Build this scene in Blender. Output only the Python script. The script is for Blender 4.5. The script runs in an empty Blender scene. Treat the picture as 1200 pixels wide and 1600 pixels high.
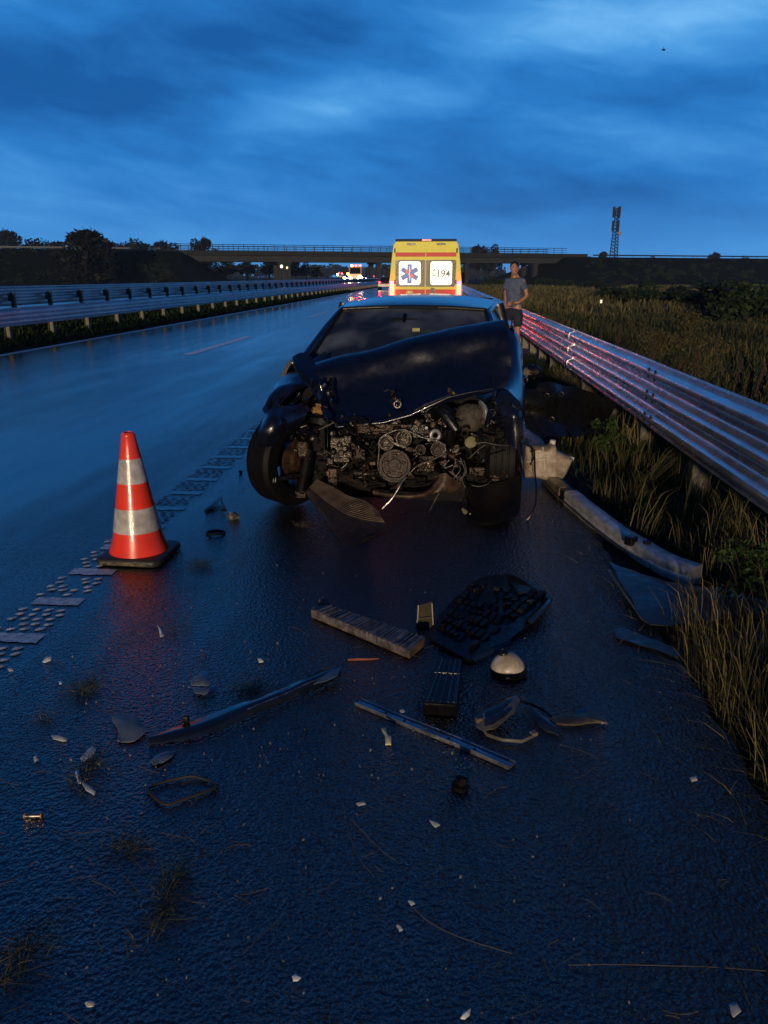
import bpy, math, random
import numpy as np
from mathutils import Vector, Matrix, noise as mnoise
R = math.radians
random.seed(7)
rng = np.random.default_rng(7)
SC = bpy.context.scene
COL = SC.collection

# ------------------------------------------------------------------ camera
TH, PSI, FPX, HC = R(17.02), R(4.1), 1202.0, 1.5
cam = bpy.data.cameras.new('camera')
cam.sensor_fit = 'VERTICAL'; cam.sensor_height = 36; cam.lens = 36 * FPX / 1600
cam.clip_start = 0.05; cam.clip_end = 6000
co = bpy.data.objects.new('camera', cam); COL.objects.link(co)
co.location = (0, 0, HC); co.rotation_euler = (R(90) - TH, 0, PSI)
SC.camera = co

# ------------------------------------------------------------------ world
wd = bpy.data.worlds.new('World'); SC.world = wd; wd.use_nodes = True
def build_world():
    nt = wd.node_tree; N = nt.nodes; L = nt.links
    N.clear()
    out = N.new('ShaderNodeOutputWorld'); bg = N.new('ShaderNodeBackground')
    L.new(bg.outputs[0], out.inputs[0]); bg.inputs[1].default_value = 0.15
    sky = N.new('ShaderNodeTexSky'); sky.sky_type = 'NISHITA'; sky.sun_disc = False
    sky.sun_elevation = R(2); sky.sun_rotation = R(185); sky.air_density = 1.6; sky.ozone_density = 4
    tc = N.new('ShaderNodeTexCoord')
    sep = N.new('ShaderNodeSeparateXYZ'); L.new(tc.outputs['Generated'], sep.inputs[0])
    def math_(op, a, b=None, clamp=False):
        m = N.new('ShaderNodeMath'); m.operation = op; m.use_clamp = clamp
        for i, v in enumerate((a, b)):
            if v is None: continue
            if isinstance(v, (int, float)): m.inputs[i].default_value = v
            else: L.new(v, m.inputs[i])
        return m.outputs[0]
    zc = math_('MAXIMUM', sep.outputs[2], 0.0)
    den = math_('ADD', zc, 0.22)
    cx = math_('DIVIDE', sep.outputs[0], den); cy = math_('DIVIDE', sep.outputs[1], den)
    cmb = N.new('ShaderNodeCombineXYZ'); L.new(sep.outputs[0], cmb.inputs[0]); L.new(math_('ADD', math_('MULTIPLY', zc, 2.1), math_('MULTIPLY', sep.outputs[0], 0.30)), cmb.inputs[1]); L.new(math_('MULTIPLY', sep.outputs[1], 0.8), cmb.inputs[2])
    def nz(scale, detail, rough, off, sx=1.0, sy=1.0, dist=0.0):
        mp = N.new('ShaderNodeMapping'); L.new(cmb.outputs[0], mp.inputs[0])
        mp.inputs['Location'].default_value = off; mp.inputs['Scale'].default_value = (sx, sy, 1)
        t = N.new('ShaderNodeTexNoise'); L.new(mp.outputs[0], t.inputs[0])
        t.inputs['Scale'].default_value = scale; t.inputs['Detail'].default_value = detail
        t.inputs['Roughness'].default_value = rough; t.inputs['Distortion'].default_value = dist
        return t.outputs[0]
    n1 = nz(2.2, 3, 0.45, (1.7, 3.2, 0), 0.8, 1.3, 0.4)
    n2 = nz(5.5, 5, 0.5, (5.3, 0.4, 0), 0.9, 1.35, 0.4)
    n3 = nz(13, 6, 0.55, (2.3, 8.1, 0), 0.8, 1.25, 0.5)
    # broad shapes of the cloud deck: direction-space lumps (az in x, elevation in z)
    def lump(ax, az, wx, wz):
        dx = math_('DIVIDE', math_('SUBTRACT', sep.outputs[0], ax), wx)
        dz = math_('DIVIDE', math_('SUBTRACT', sep.outputs[2], az), wz)
        q = math_('ADD', math_('MULTIPLY', dx, dx), math_('MULTIPLY', dz, dz))
        return math_('POWER', 2.718, math_('MULTIPLY', q, -1.0))
    v = math_('ADD', math_('MULTIPLY', n1, 0.50), math_('MULTIPLY', n2, 0.36))
    v = math_('ADD', v, math_('MULTIPLY', n3, 0.25))
    for ax, az, wx, wz, k in LUMPS:
        v = math_('ADD', v, math_('MULTIPLY', lump(ax, az, wx, wz), k))
    rp = N.new('ShaderNodeValToRGB'); L.new(v, rp.inputs[0])
    e = rp.color_ramp.elements
    e[0].position = 0.36; e[0].color = (0.0042, 0.056, 0.195, 1)
    e[1].position = 0.90; e[1].color = (0.130, 0.330, 0.560, 1)
    m = e.new(0.53); m.color = (0.0115, 0.106, 0.315, 1)
    m = e.new(0.68); m.color = (0.034, 0.170, 0.400, 1)
    # clear strip just over the horizon
    hz = math_('POWER', 2.718, math_('MULTIPLY', math_('MULTIPLY', zc, zc), -260.0))
    mx = N.new('ShaderNodeMix'); mx.data_type = 'RGBA'; L.new(math_('MULTIPLY', hz, 0.75), mx.inputs[0])
    L.new(rp.outputs[0], mx.inputs[6]); mx.inputs[7].default_value = (0.042, 0.185, 0.430, 1)
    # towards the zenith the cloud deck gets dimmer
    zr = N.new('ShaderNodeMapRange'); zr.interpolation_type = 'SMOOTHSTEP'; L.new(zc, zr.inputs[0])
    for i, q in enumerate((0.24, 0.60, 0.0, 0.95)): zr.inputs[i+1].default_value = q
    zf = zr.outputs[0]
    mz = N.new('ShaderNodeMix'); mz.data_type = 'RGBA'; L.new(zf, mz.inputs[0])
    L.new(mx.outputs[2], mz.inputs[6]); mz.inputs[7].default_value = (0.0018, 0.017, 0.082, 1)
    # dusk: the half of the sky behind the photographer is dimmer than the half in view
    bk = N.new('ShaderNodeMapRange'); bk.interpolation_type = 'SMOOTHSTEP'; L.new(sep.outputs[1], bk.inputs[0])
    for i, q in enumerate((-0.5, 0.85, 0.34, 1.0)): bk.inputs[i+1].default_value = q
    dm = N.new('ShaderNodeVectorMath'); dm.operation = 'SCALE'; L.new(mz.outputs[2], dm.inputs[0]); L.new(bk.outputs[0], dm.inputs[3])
    sc = N.new('ShaderNodeVectorMath'); sc.operation = 'SCALE'; L.new(dm.outputs[0], sc.inputs[0]); sc.inputs[3].default_value = 10.0
    sk = N.new('ShaderNodeMix'); sk.data_type = 'RGBA'; sk.inputs[0].default_value = 0.04
    L.new(sc.outputs[0], sk.inputs[6]); L.new(sky.outputs[0], sk.inputs[7])
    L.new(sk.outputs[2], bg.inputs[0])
LUMPS = [(-0.09, 0.195, 0.12, 0.026, 0.21), (-0.19, 0.165, 0.10, 0.022, 0.11), (0.12, 0.262, 0.20, 0.030, 0.21), (0.30, 0.29, 0.2, 0.03, 0.12), (0.25, 0.133, 0.12, 0.020, 0.07),
         (-0.12, 0.252, 0.14, 0.024, -0.13), (0.28, 0.190, 0.15, 0.030, -0.12), (0.06, 0.215, 0.10, 0.02, -0.06), (-0.38, 0.21, 0.17, 0.07, -0.16), (0.15, 0.085, 0.5, 0.018, -0.05)]
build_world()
try: wd.cycles.sampling_method = 'AUTOMATIC'
except Exception: pass

# the low warm light from behind the photographer
sl = bpy.data.lights.new('sun', 'SUN'); sl.energy = 1.9; sl.angle = R(1.5); sl.color = (1.0, 0.76, 0.50)
so = bpy.data.objects.new('sun', sl); COL.objects.link(so)
so.rotation_euler = Vector((-0.09, -1.0, 0.092)).to_track_quat('Z', 'Y').to_euler()
SC.view_settings.view_transform = 'Standard'; SC.view_settings.look = 'None'
SC.view_settings.exposure = 0.35; SC.view_settings.gamma = 1.0; SC.view_settings.use_curve_mapping = False
try:
    SC.cycles.volume_bounces = 0; SC.cycles.max_bounces = 8; SC.cycles.transparent_max_bounces = 8
    SC.cycles.sample_clamp_indirect = 6
except Exception: pass

# photo ray -> a real point in the place
_F = Vector((-math.sin(PSI)*math.cos(TH), math.cos(PSI)*math.cos(TH), -math.sin(TH)))
_R = Vector((math.cos(PSI), math.sin(PSI), 0)); _U = _R.cross(_F)
def ray(px, py): return _F + _R*((px-600)/FPX) + _U*((800-py)/FPX)
def G(px, py, z=0.0):
    d = ray(px, py); t = (z-HC)/d.z
    return Vector((0, 0, HC)) + d*t
def W(px, py, Y):
    d = ray(px, py); return Vector((0, 0, HC)) + d*(Y/d.y)

# ------------------------------------------------------------------ materials
MATS = {}
def mat(name, col, rough=0.5, metal=0.0, var=0.25, vs=8.0, bump=0.0, bs=40.0, coat=0.0, col2=None, spec=0.5, emit=None, es=0.0, rvar=0.0, tr=0.0, alpha=1.0, sheen=0.0):
    if name in MATS: return MATS[name]
    m = bpy.data.materials.new(name); m.use_nodes = True
    nt = m.node_tree; N = nt.nodes; L = nt.links
    b = N['Principled BSDF']
    tc = N.new('ShaderNodeTexCoord')
    t = N.new('ShaderNodeTexNoise'); t.inputs['Scale'].default_value = vs; t.inputs['Detail'].default_value = 6; t.inputs['Roughness'].default_value = 0.6
    L.new(tc.outputs['Object'], t.inputs[0])
    rp = N.new('ShaderNodeValToRGB'); L.new(t.outputs[0], rp.inputs[0])
    c = Vector(col[:3]); c2 = Vector(col2[:3]) if col2 else c*(1-var)
    rp.color_ramp.elements[0].position = 0.38; rp.color_ramp.elements[1].position = 0.62
    rp.color_ramp.elements[0].color = (*c2, 1)
    rp.color_ramp.elements[1].color = (*(c if col2 else c*(1+var*0.6)), 1)
    L.new(rp.outputs[0], b.inputs['Base Color'])
    b.inputs['Roughness'].default_value = rough; b.inputs['Metallic'].default_value = metal
    b.inputs['Specular IOR Level'].default_value = spec
    b.inputs['Coat Weight'].default_value = coat; b.inputs['Coat Roughness'].default_value = 0.06
    if tr: b.inputs['Transmission Weight'].default_value = tr
    if sheen: b.inputs['Sheen Weight'].default_value = sheen
    if rvar:
        t3 = N.new('ShaderNodeTexNoise'); t3.inputs['Scale'].default_value = vs*1.7; t3.inputs['Detail'].default_value = 5
        L.new(tc.outputs['Object'], t3.inputs[0])
        mr = N.new('ShaderNodeMapRange'); L.new(t3.outputs[0], mr.inputs[0])
        mr.inputs[1].default_value = 0.35; mr.inputs[2].default_value = 0.65
        mr.inputs[3].default_value = max(0.02, rough-rvar); mr.inputs[4].default_value = min(1, rough+rvar)
        L.new(mr.outputs[0], b.inputs['Roughness'])
    if bump:
        t2 = N.new('ShaderNodeTexNoise'); t2.inputs['Scale'].default_value = bs; t2.inputs['Detail'].default_value = 4
        L.new(tc.outputs['Object'], t2.inputs[0])
        bp = N.new('ShaderNodeBump'); bp.inputs['Strength'].default_value = bump; bp.inputs['Distance'].default_value = 0.01
        L.new(t2.outputs[0], bp.inputs['Height']); L.new(bp.outputs[0], b.inputs['Normal'])
        if coat: L.new(bp.outputs[0], b.inputs['Coat Normal'])
    if emit:
        b.inputs['Emission Color'].default_value = (*emit, 1); b.inputs['Emission Strength'].default_value = es
    MATS[name] = m
    return m
def tint_mat(name, stops, rough=0.7, tr=0.25):
    """foliage: each blade or leaf carries its own random tint"""
    m = bpy.data.materials.new(name); m.use_nodes = True
    nt = m.node_tree; N = nt.nodes; L = nt.links
    b = N['Principled BSDF']; a = N.new('ShaderNodeAttribute'); a.attribute_name = 'tint'
    rp = N.new('ShaderNodeValToRGB'); L.new(a.outputs['Fac'], rp.inputs[0])
    e = rp.color_ramp.elements; e[0].color = (*stops[0], 1); e[1].color = (*stops[-1], 1)
    for i, s in enumerate(stops[1:-1]):
        q = e.new((i+1)/(len(stops)-1)); q.color = (*s, 1)
    L.new(rp.outputs[0], b.inputs['Base Color']); b.inputs['Roughness'].default_value = rough
    b.inputs['Specular IOR Level'].default_value = 0.25
    MATS[name] = m
    return m
def asphalt(name, base, rough, coarse, bump):
    m = bpy.data.materials.new(name); m.use_nodes = True
    nt = m.node_tree; N = nt.nodes; L = nt.links; b = N['Principled BSDF']
    tc = N.new('ShaderNodeTexCoord'); sep = N.new('ShaderNodeSeparateXYZ'); L.new(tc.outputs['Object'], sep.inputs[0])
    def noise(sc, det=4, src=None, ro=0.55):
        t = N.new('ShaderNodeTexNoise'); t.inputs['Scale'].default_value = sc; t.inputs['Detail'].default_value = det; t.inputs['Roughness'].default_value = ro
        L.new(src or tc.outputs['Object'], t.inputs[0]); return t.outputs[0]
    def mrange(s, a, b_, c, d):
        r = N.new('ShaderNodeMapRange'); L.new(s, r.inputs[0])
        for i, v in enumerate((a, b_, c, d)): r.inputs[i+1].default_value = v
        return r.outputs[0]
    def M(op, a, b_):
        q = N.new('ShaderNodeMath'); q.operation = op
        for i, v in enumerate((a, b_)):
            if isinstance(v, (int, float)): q.inputs[i].default_value = v
            else: L.new(v, q.inputs[i])
        return q.outputs[0]
    mp = N.new('ShaderNodeMapping'); L.new(tc.outputs['Object'], mp.inputs[0]); mp.inputs['Scale'].default_value = (1.0, 0.16, 1)
    film = noise(0.55, 6, mp.outputs[0], 0.62)         # standing-water film, long along the road
    film = mrange(film, 0.40, 0.60, 0.0, 1.0)
    fine = noise(coarse, 2)
    voro = N.new('ShaderNodeTexVoronoi'); voro.inputs['Scale'].default_value = coarse*0.9; voro.feature = 'SMOOTH_F1'
    mps = N.new('ShaderNodeMapping'); L.new(tc.outputs['Object'], mps.inputs[0]); mps.inputs['Scale'].default_value = (1.0, 1.0, 1)
    L.new(mps.outputs[0], voro.inputs[0])
    med = noise(42.0, 3)
    h = M('ADD', M('MULTIPLY', fine, 0.6), M('MULTIPLY', voro.outputs['Distance'], 0.7))
    h = M('ADD', h, M('MULTIPLY', med, 0.9))
    # travel lanes worn smoother than the shoulder (x > -1.8)
    wear = noise(2.3, 5, mp.outputs[0], 0.6)
    sh = M('MULTIPLY', mrange(sep.outputs[0], -3.2, -1.4, 0.22, 1.25), mrange(wear, 0.35, 0.65, 0.5, 1.15))
    st = M('MULTIPLY', mrange(film, 0, 1, 1.15, 0.45), sh)
    bp = N.new('ShaderNodeBump'); bp.inputs['Distance'].default_value = bump
    L.new(M('MULTIPLY', st, 1.0), bp.inputs['Strength']); L.new(h, bp.inputs['Height']); L.new(bp.outputs[0], b.inputs['Normal'])
    rr = M('ADD', mrange(film, 0, 1, rough+0.08, rough), M('MULTIPLY', sh, 0.02))
    L.new(rr, b.inputs['Roughness'])
    rp = N.new('ShaderNodeValToRGB'); L.new(noise(90, 3), rp.inputs[0])
    rp.color_ramp.elements[0].position = 0.48; rp.color_ramp.elements[1].position = 0.70
    rp.color_ramp.elements[0].color = (*[c*0.4 for c in base], 1); rp.color_ramp.elements[1].color = (*[c*2.6 for c in base], 1)
    mud = mrange(noise(0.9, 7, None, 0.7), 0.52, 0.72, 0.0, 0.6)
    mx = N.new('ShaderNodeMix'); mx.data_type = 'RGBA'; L.new(mud, mx.inputs[0]); L.new(rp.outputs[0], mx.inputs[6])
    mx.inputs[7].default_value = (0.016, 0.013, 0.011, 1)
    L.new(mx.outputs[2], b.inputs['Base Color'])
    L.new(mrange(sep.outputs[0], -3.4, -1.3, 2.8, 2.15), b.inputs['IOR'])
    return m

# ------------------------------------------------------------------ mesh builder
class MB:
    def __init__(s): s.v = []; s.f = []
    def add(s, vs, fs):
        o = len(s.v); s.v += [tuple(p) for p in vs]; s.f += [tuple(i+o for i in f) for f in fs]; return s
    def box(s, c, size, M=None, taper=None):
        hx, hy, hz = [q/2 for q in size]; vs = []
        for sz in (-1, 1):
            k = 1 if (taper is None or sz < 0) else taper
            for sx, sy in ((-1,-1),(1,-1),(1,1),(-1,1)): vs.append(Vector((sx*hx*k, sy*hy*k, sz*hz)))
        if M is not None: vs = [M @ q for q in vs]
        c = Vector(c)
        return s.add([q+c for q in vs], [(3,2,1,0),(4,5,6,7),(0,1,5,4),(1,2,6,5),(2,3,7,6),(3,0,4,7)])
    def tube(s, path, r, n=8, cap=True, closed=False):
        P = [Vector(p) for p in path]; k = len(P)
        rs = r if isinstance(r, (list, tuple)) else [r]*k
        vs = []; up = Vector((0.123, 0.2, 0.97)).normalized()
        for i, p in enumerate(P):
            if closed: t = P[(i+1) % k]-P[i-1]
            else: t = P[min(i+1, k-1)]-P[max(i-1, 0)]
            t.normalize()
            if abs(t.dot(up)) > 0.95: u2 = Vector((1, 0, 0.1)).normalized()
            else: u2 = up
            a = t.cross(u2).normalized(); b = t.cross(a).normalized()
            for j in range(n):
                an = 2*math.pi*j/n; vs.append(p + (a*math.cos(an)+b*math.sin(an))*rs[i])
        fs = []
        m = k if closed else k-1
        for i in range(m):
            for j in range(n):
                i2 = (i+1) % k
                fs.append((i*n+j, i*n+(j+1) % n, i2*n+(j+1) % n, i2*n+j))
        if cap and not closed: fs += [tuple(range(n-1, -1, -1)), tuple((k-1)*n+j for j in range(n))]
        return s.add(vs, fs)
    def lathe(s, prof, c=(0,0,0), axis=(0,0,1), n=24, cap=True):
        """prof: list of (radius, height along axis)"""
        ax = Vector(axis).normalized(); q = Vector((0,0,1)).rotation_difference(ax).to_matrix(); c = Vector(c)
        vs = []
        for r, h in prof:
            for j in range(n):
                a = 2*math.pi*j/n; vs.append(c + q @ Vector((r*math.cos(a), r*math.sin(a), h)))
        fs = []
        for i in range(len(prof)-1):
            for j in range(n): fs.append((i*n+j, i*n+(j+1) % n, (i+1)*n+(j+1) % n, (i+1)*n+j))
        if cap: fs += [tuple(range(n-1, -1, -1)), tuple((len(prof)-1)*n+j for j in range(n))]
        return s.add(vs, fs)
    def ring(s, c, R0, r, axis=(0,0,1), n=32, m=8, sx=1, flat=1):
        q = Vector((0,0,1)).rotation_difference(Vector(axis).normalized()).to_matrix(); c = Vector(c); vs = []
        for i in range(n):
            a = 2*math.pi*i/n
            for j in range(m):
                b = 2*math.pi*j/m; rr = R0+r*math.cos(b)
                vs.append(c + q @ Vector((rr*math.cos(a)*sx, rr*math.sin(a), r*flat*math.sin(b))))
        return s.add(vs, [(i*m+j, ((i+1) % n)*m+j, ((i+1) % n)*m+(j+1) % m, i*m+(j+1) % m) for i in range(n) for j in range(m)])
    def prism(s, outline, off):
        """outline: 3D points in order, off: extrusion vector"""
        n = len(outline); off = Vector(off); vs = [Vector(p) for p in outline]; vs += [p+off for p in vs]
        return s.add(vs, [tuple(range(n-1, -1, -1)), tuple(range(n, 2*n))] + [(i, (i+1) % n, n+(i+1) % n, n+i) for i in range(n)])
    def sheet(s, rows, thick=0.004, sub=3, crumple=0.0, cs=6.0, seed=0, off=None):
        """rows of 3D control points -> smooth crumpled plate with real thickness"""
        A = np.array([[list(p) for p in r] for r in rows], float)
        def up(A, k):
            n = A.shape[0]; t = np.linspace(0, n-1, (n-1)*k+1); out = []
            for x in t:
                i = min(int(x), n-2); f = x-i
                p0 = A[max(i-1, 0)]; p1 = A[i]; p2 = A[i+1]; p3 = A[min(i+2, n-1)]
                out.append(0.5*((2*p1)+(-p0+p2)*f+(2*p0-5*p1+4*p2-p3)*f*f+(-p0+3*p1-3*p2+p3)*f**3))
            return np.array(out)
        A = up(A, sub); A = up(A.transpose(1,0,2), sub).transpose(1,0,2)
        nr, nc, _ = A.shape
        du = np.gradient(A, axis=0); dv = np.gradient(A, axis=1); nn = np.cross(du, dv); nn /= np.linalg.norm(nn, axis=2, keepdims=True)+1e-9
        if crumple:
            for i in range(nr):
                for j in range(nc):
                    p = Vector(A[i, j])*cs + Vector((seed*3.1, seed, 0))
                    w = mnoise.noise(p)*0.7 + (1-abs(mnoise.noise(p*0.6+Vector((9,2,4)))*2))*0.5-0.3 + 0.25*mnoise.noise(p*2.7)
                    A[i, j] += nn[i, j]*w*crumple
        B = A - nn*thick
        vs = [Vector(p) for p in A.reshape(-1, 3)]+[Vector(p) for p in B.reshape(-1, 3)]
        K = nr*nc; fs = []
        I = lambda i, j: i*nc+j
        for i in range(nr-1):
            for j in range(nc-1):
                fs.append((I(i,j), I(i,j+1), I(i+1,j+1), I(i+1,j))); fs.append((K+I(i,j), K+I(i+1,j), K+I(i+1,j+1), K+I(i,j+1)))
        for j in range(nc-1): fs.append((I(0,j), K+I(0,j), K+I(0,j+1), I(0,j+1))); fs.append((I(nr-1,j+1), K+I(nr-1,j+1), K+I(nr-1,j), I(nr-1,j)))
        for i in range(nr-1): fs.append((I(i+1,0), K+I(i+1,0), K+I(i,0), I(i,0))); fs.append((I(i,nc-1), K+I(i,nc-1), K+I(i+1,nc-1), I(i+1,nc-1)))
        return s.add(vs, fs)
    def blob(s, c, rad, n=10, m=7, noise_=0.0, seed=0):
        c = Vector(c); vs = [c+Vector((0,0,rad[2]))]
        for i in range(1, m):
            ph = math.pi*i/m
            for j in range(n):
                th = 2*math.pi*j/n; d = Vector((math.sin(ph)*math.cos(th), math.sin(ph)*math.sin(th), math.cos(ph)))
                k = 1+noise_*mnoise.noise(d*2.3+Vector((seed, seed*2.2, 0)))*2
                vs.append(c+Vector((d.x*rad[0]*k, d.y*rad[1]*k, d.z*rad[2]*k)))
        vs.append(c-Vector((0,0,rad[2])))
        fs = [(0, 1+j, 1+(j+1) % n) for j in range(n)]
        for i in range(m-2):
            for j in range(n): fs.append((1+i*n+j, 1+(i+1)*n+j, 1+(i+1)*n+(j+1) % n, 1+i*n+(j+1) % n))
        e = len(vs)-1; o = 1+(m-2)*n
        fs += [(o+(j+1) % n, o+j, e) for j in range(n)]
        return s.add(vs, fs)
    def mesh(s, name, m=None, smooth=False, origin=(0,0,0)):
        me = bpy.data.meshes.new(name); o = Vector(origin)
        me.from_pydata([tuple(Vector(p)-o) for p in s.v], [], s.f); me.update()
        import bmesh
        bm = bmesh.new(); bm.from_mesh(me); bmesh.ops.recalc_face_normals(bm, faces=bm.faces); bm.to_mesh(me); bm.free()
        if m: me.materials.append(m)
        if smooth:
            me.polygons.foreach_set('use_smooth', [True]*len(me.polygons))
            try: me.set_sharp_from_angle(angle=R(smooth if smooth > 1 else 40))
            except Exception: pass
        return me
    def build(s, name, m, parent=None, smooth=False, bevel=0.0, loc=None, label=None):
        """vertices are world coordinates (or local to the parent's frame when parent['local'])"""
        if parent is not None:
            org = Vector((0,0,0)) if parent.get('_l') else Vector(parent['_o']) if '_o' in parent else Vector((0,0,0))
        else:
            org = Vector(loc) if loc is not None else Vector((0,0,0))
        me = s.mesh(name, m, smooth, org)
        o = bpy.data.objects.new(name, me); COL.objects.link(o)
        if parent is not None:
            o.parent = parent
            if '_o' in parent: o['_o'] = parent['_o']
            if parent.get('_l'): o['_l'] = 1
        else: o.location = org
        if bevel:
            b = o.modifiers.new('bevel', 'BEVEL'); b.width = bevel; b.segments = 2; b.limit_method = 'ANGLE'; b.angle_limit = R(40)
        if label: o['label'] = label
        return o
def tag(o, label, cat, group=None):
    o['label'] = label; o['category'] = cat
    if group: o['group'] = group
    return o
def thing(name, label, cat, loc=(0,0,0), group=None, local=False, rz=0.0):
    o = bpy.data.objects.new(name, None); COL.objects.link(o); o.location = loc; o.rotation_euler = (0,0,rz)
    o.empty_display_size = 0.1
    tag(o, label, cat, group)
    if local: o['_l'] = 1
    else: o['_o'] = tuple(loc)
    return o
def structure(mb, name, m, smooth=False, parent=None, **k):
    o = mb.build(name, m, parent, smooth, **k)
    if parent is None: o['kind'] = 'structure'
    return o
def single(mb, name, m, label, cat, loc, group=None, smooth=False, bevel=0.0):
    return tag(mb.build(name, m, None, smooth, bevel, loc), label, cat, group)
def dup(o, name=None):
    c = o.copy(); COL.objects.link(c)
    for ch in o.children:
        d = dup(ch); d.parent = c
    return c
def inst(me, name, parent, loc, rz=0.0, sc=1.0):
    o = bpy.data.objects.new(name, me); COL.objects.link(o); o.parent = parent
    if parent is not None and '_o' in parent: o.location = Vector(loc)-Vector(parent['_o'])
    else: o.location = loc
    o.rotation_euler = (0,0,rz); o.scale = (sc,)*3 if isinstance(sc, (int,float)) else sc
    return o
def wheelmesh(): pass

def blades(name, m, pos, h, w, lean, tint, kind=True, bend=0.5):
    """pos (n,3), h, w (n), lean (n,2): tip offset.  Every blade is a bent strip with a tip"""
    n = len(pos); ang = rng.uniform(0, math.pi, n)
    sx = np.stack([np.cos(ang), np.sin(ang), np.zeros(n)], 1)*w[:, None]*0.5
    l3 = np.concatenate([lean, np.zeros((n, 1))], 1); up = np.zeros((n, 3)); up[:, 2] = h
    p1 = pos+up*0.40+l3*0.18; p2 = pos+up*0.76+l3*0.55; p3 = pos+up*(1-0.25*bend)+l3
    V = np.stack([pos-sx, pos+sx, p1-sx*0.85, p1+sx*0.85, p2-sx*0.55, p2+sx*0.55, p3], 1).reshape(-1, 3)
    b = (np.arange(n)*7)[:, None]
    Q = np.concatenate([b+np.array([[0,1,3,2]]), b+np.array([[2,3,5,4]])], 1).reshape(-1, 4); T = (b+np.array([[4,5,6]]))
    me = bpy.data.meshes.new(name)
    nl = Q.size+T.size; me.vertices.add(len(V)); me.vertices.foreach_set('co', V.astype(np.float32).ravel())
    me.loops.add(nl); me.loops.foreach_set('vertex_index', np.concatenate([Q.ravel(), T.ravel()]).astype(np.int32))
    npol = len(Q)+len(T); me.polygons.add(npol)
    st = np.concatenate([np.arange(len(Q))*4, len(Q)*4+np.arange(len(T))*3]).astype(np.int32)
    me.polygons.foreach_set('loop_start', st)
    me.update(calc_edges=True)
    at = me.attributes.new('tint', 'FLOAT', 'POINT'); at.data.foreach_set('value', np.repeat(tint, 7).astype(np.float32))
    me.materials.append(m)
    o = bpy.data.objects.new(name, me); COL.objects.link(o)
    return o
def stuff(o, label, cat):
    o['kind'] = 'stuff'; o['label'] = label; o['category'] = cat; return o
# ------------------------------------------------------------------ shared materials
M_ASPH = asphalt('wet_asphalt', (0.007, 0.007, 0.0085), 0.09, 100.0, 0.0100)
M_SOIL = mat('verge_soil', (0.022, 0.024, 0.014), 0.9, var=0.5, vs=3, bump=0.6, bs=12)
M_FIELD = mat('field_grass', (0.010, 0.020, 0.007), 0.95, var=0.5, vs=0.35, bump=0.8, bs=4, col2=(0.018, 0.020, 0.009), spec=0.05)  # base colour darkened in place of light fading over distance
M_BANK = mat('embankment_grass', (0.0022, 0.0048, 0.0024), 1.0, vs=0.5, col2=(0.0042, 0.0062, 0.0035), bump=1.0, bs=3, spec=0.1)  # slope colour lowered to paint in the light falloff
M_PAINT = mat('worn_road_paint', (0.85, 0.85, 0.82), 0.30, var=0.3, vs=25, bump=0.9, bs=150)
M_PAINT2 = mat('faded_thermoplastic', (0.55, 0.57, 0.58), 0.25, var=0.4, vs=30, bump=0.4, bs=110)
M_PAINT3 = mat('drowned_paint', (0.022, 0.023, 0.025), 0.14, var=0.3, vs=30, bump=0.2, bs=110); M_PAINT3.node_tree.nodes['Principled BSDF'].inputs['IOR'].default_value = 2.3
for _m in (M_PAINT, M_PAINT2): _m.node_tree.nodes['Principled BSDF'].inputs['IOR'].default_value = 1.6
M_GALV2 = mat('dull_galvanised_steel', (0.62, 0.63, 0.65), 0.38, 0.65, var=0.15, vs=1.5)
M_GALV = mat('galvanised_steel', (0.66, 0.67, 0.69), 0.29, 0.80, var=0.18, vs=3.0, rvar=0.08)
M_POST = mat('weathered_post', (0.13, 0.125, 0.095), 0.6, 0.3, var=0.4, vs=22, bump=0.4, bs=60)
M_CONC = mat('dimmed_concrete', (0.017, 0.021, 0.025), 0.8, var=0.25, vs=0.9, bump=0.2, bs=8)  # near-black grey stands in for light falloff on the far bridge
M_CONC2 = mat('dimmed_edge_concrete', (0.009, 0.012, 0.015), 0.85, var=0.3, vs=0.7)  # edge beam grey, darkened likewise to imitate distant dim light
M_DARKST = mat('dark_railing_steel', (0.012, 0.014, 0.018), 0.6, 0.2, spec=0.2)
M_LEAF = tint_mat('tree_leaves', [(0.002, 0.0035, 0.002), (0.004, 0.006, 0.003), (0.008, 0.011, 0.005)])  # leaf colours dimmed to stand in for light fading far off
M_BARK = mat('bark', (0.03, 0.024, 0.018), 0.9, var=0.4, vs=10, bump=0.5)

# ------------------------------------------------------------------ the ground
XE = 1.0        # edge of the asphalt on the right
def strip(name, m, xs, zs, ys, wob=0.0, smooth=True, mb=None, loc=None):
    b = MB(); nx = len(xs); vs = []
    for y in ys:
        for i, x in enumerate(xs):
            dx = wob*mnoise.noise(Vector((x*0.3, y*0.9, 2.2))) if 0 < i < nx-1 or wob < 0 else 0
            vs.append((x+dx, y, zs[i] if not callable(zs) else zs(x, y)))
    b.add(vs, [(j*nx+i, j*nx+i+1, (j+1)*nx+i+1, (j+1)*nx+i) for j in range(len(ys)-1) for i in range(nx-1)])
    return structure(b, name, m, smooth)
YS = [-30, -8, -2, 0, 2, 4, 6, 8, 10, 14, 18, 24, 32, 45, 60, 80, 110, 150, 200, 260, 400, 700, 1500]
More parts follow.
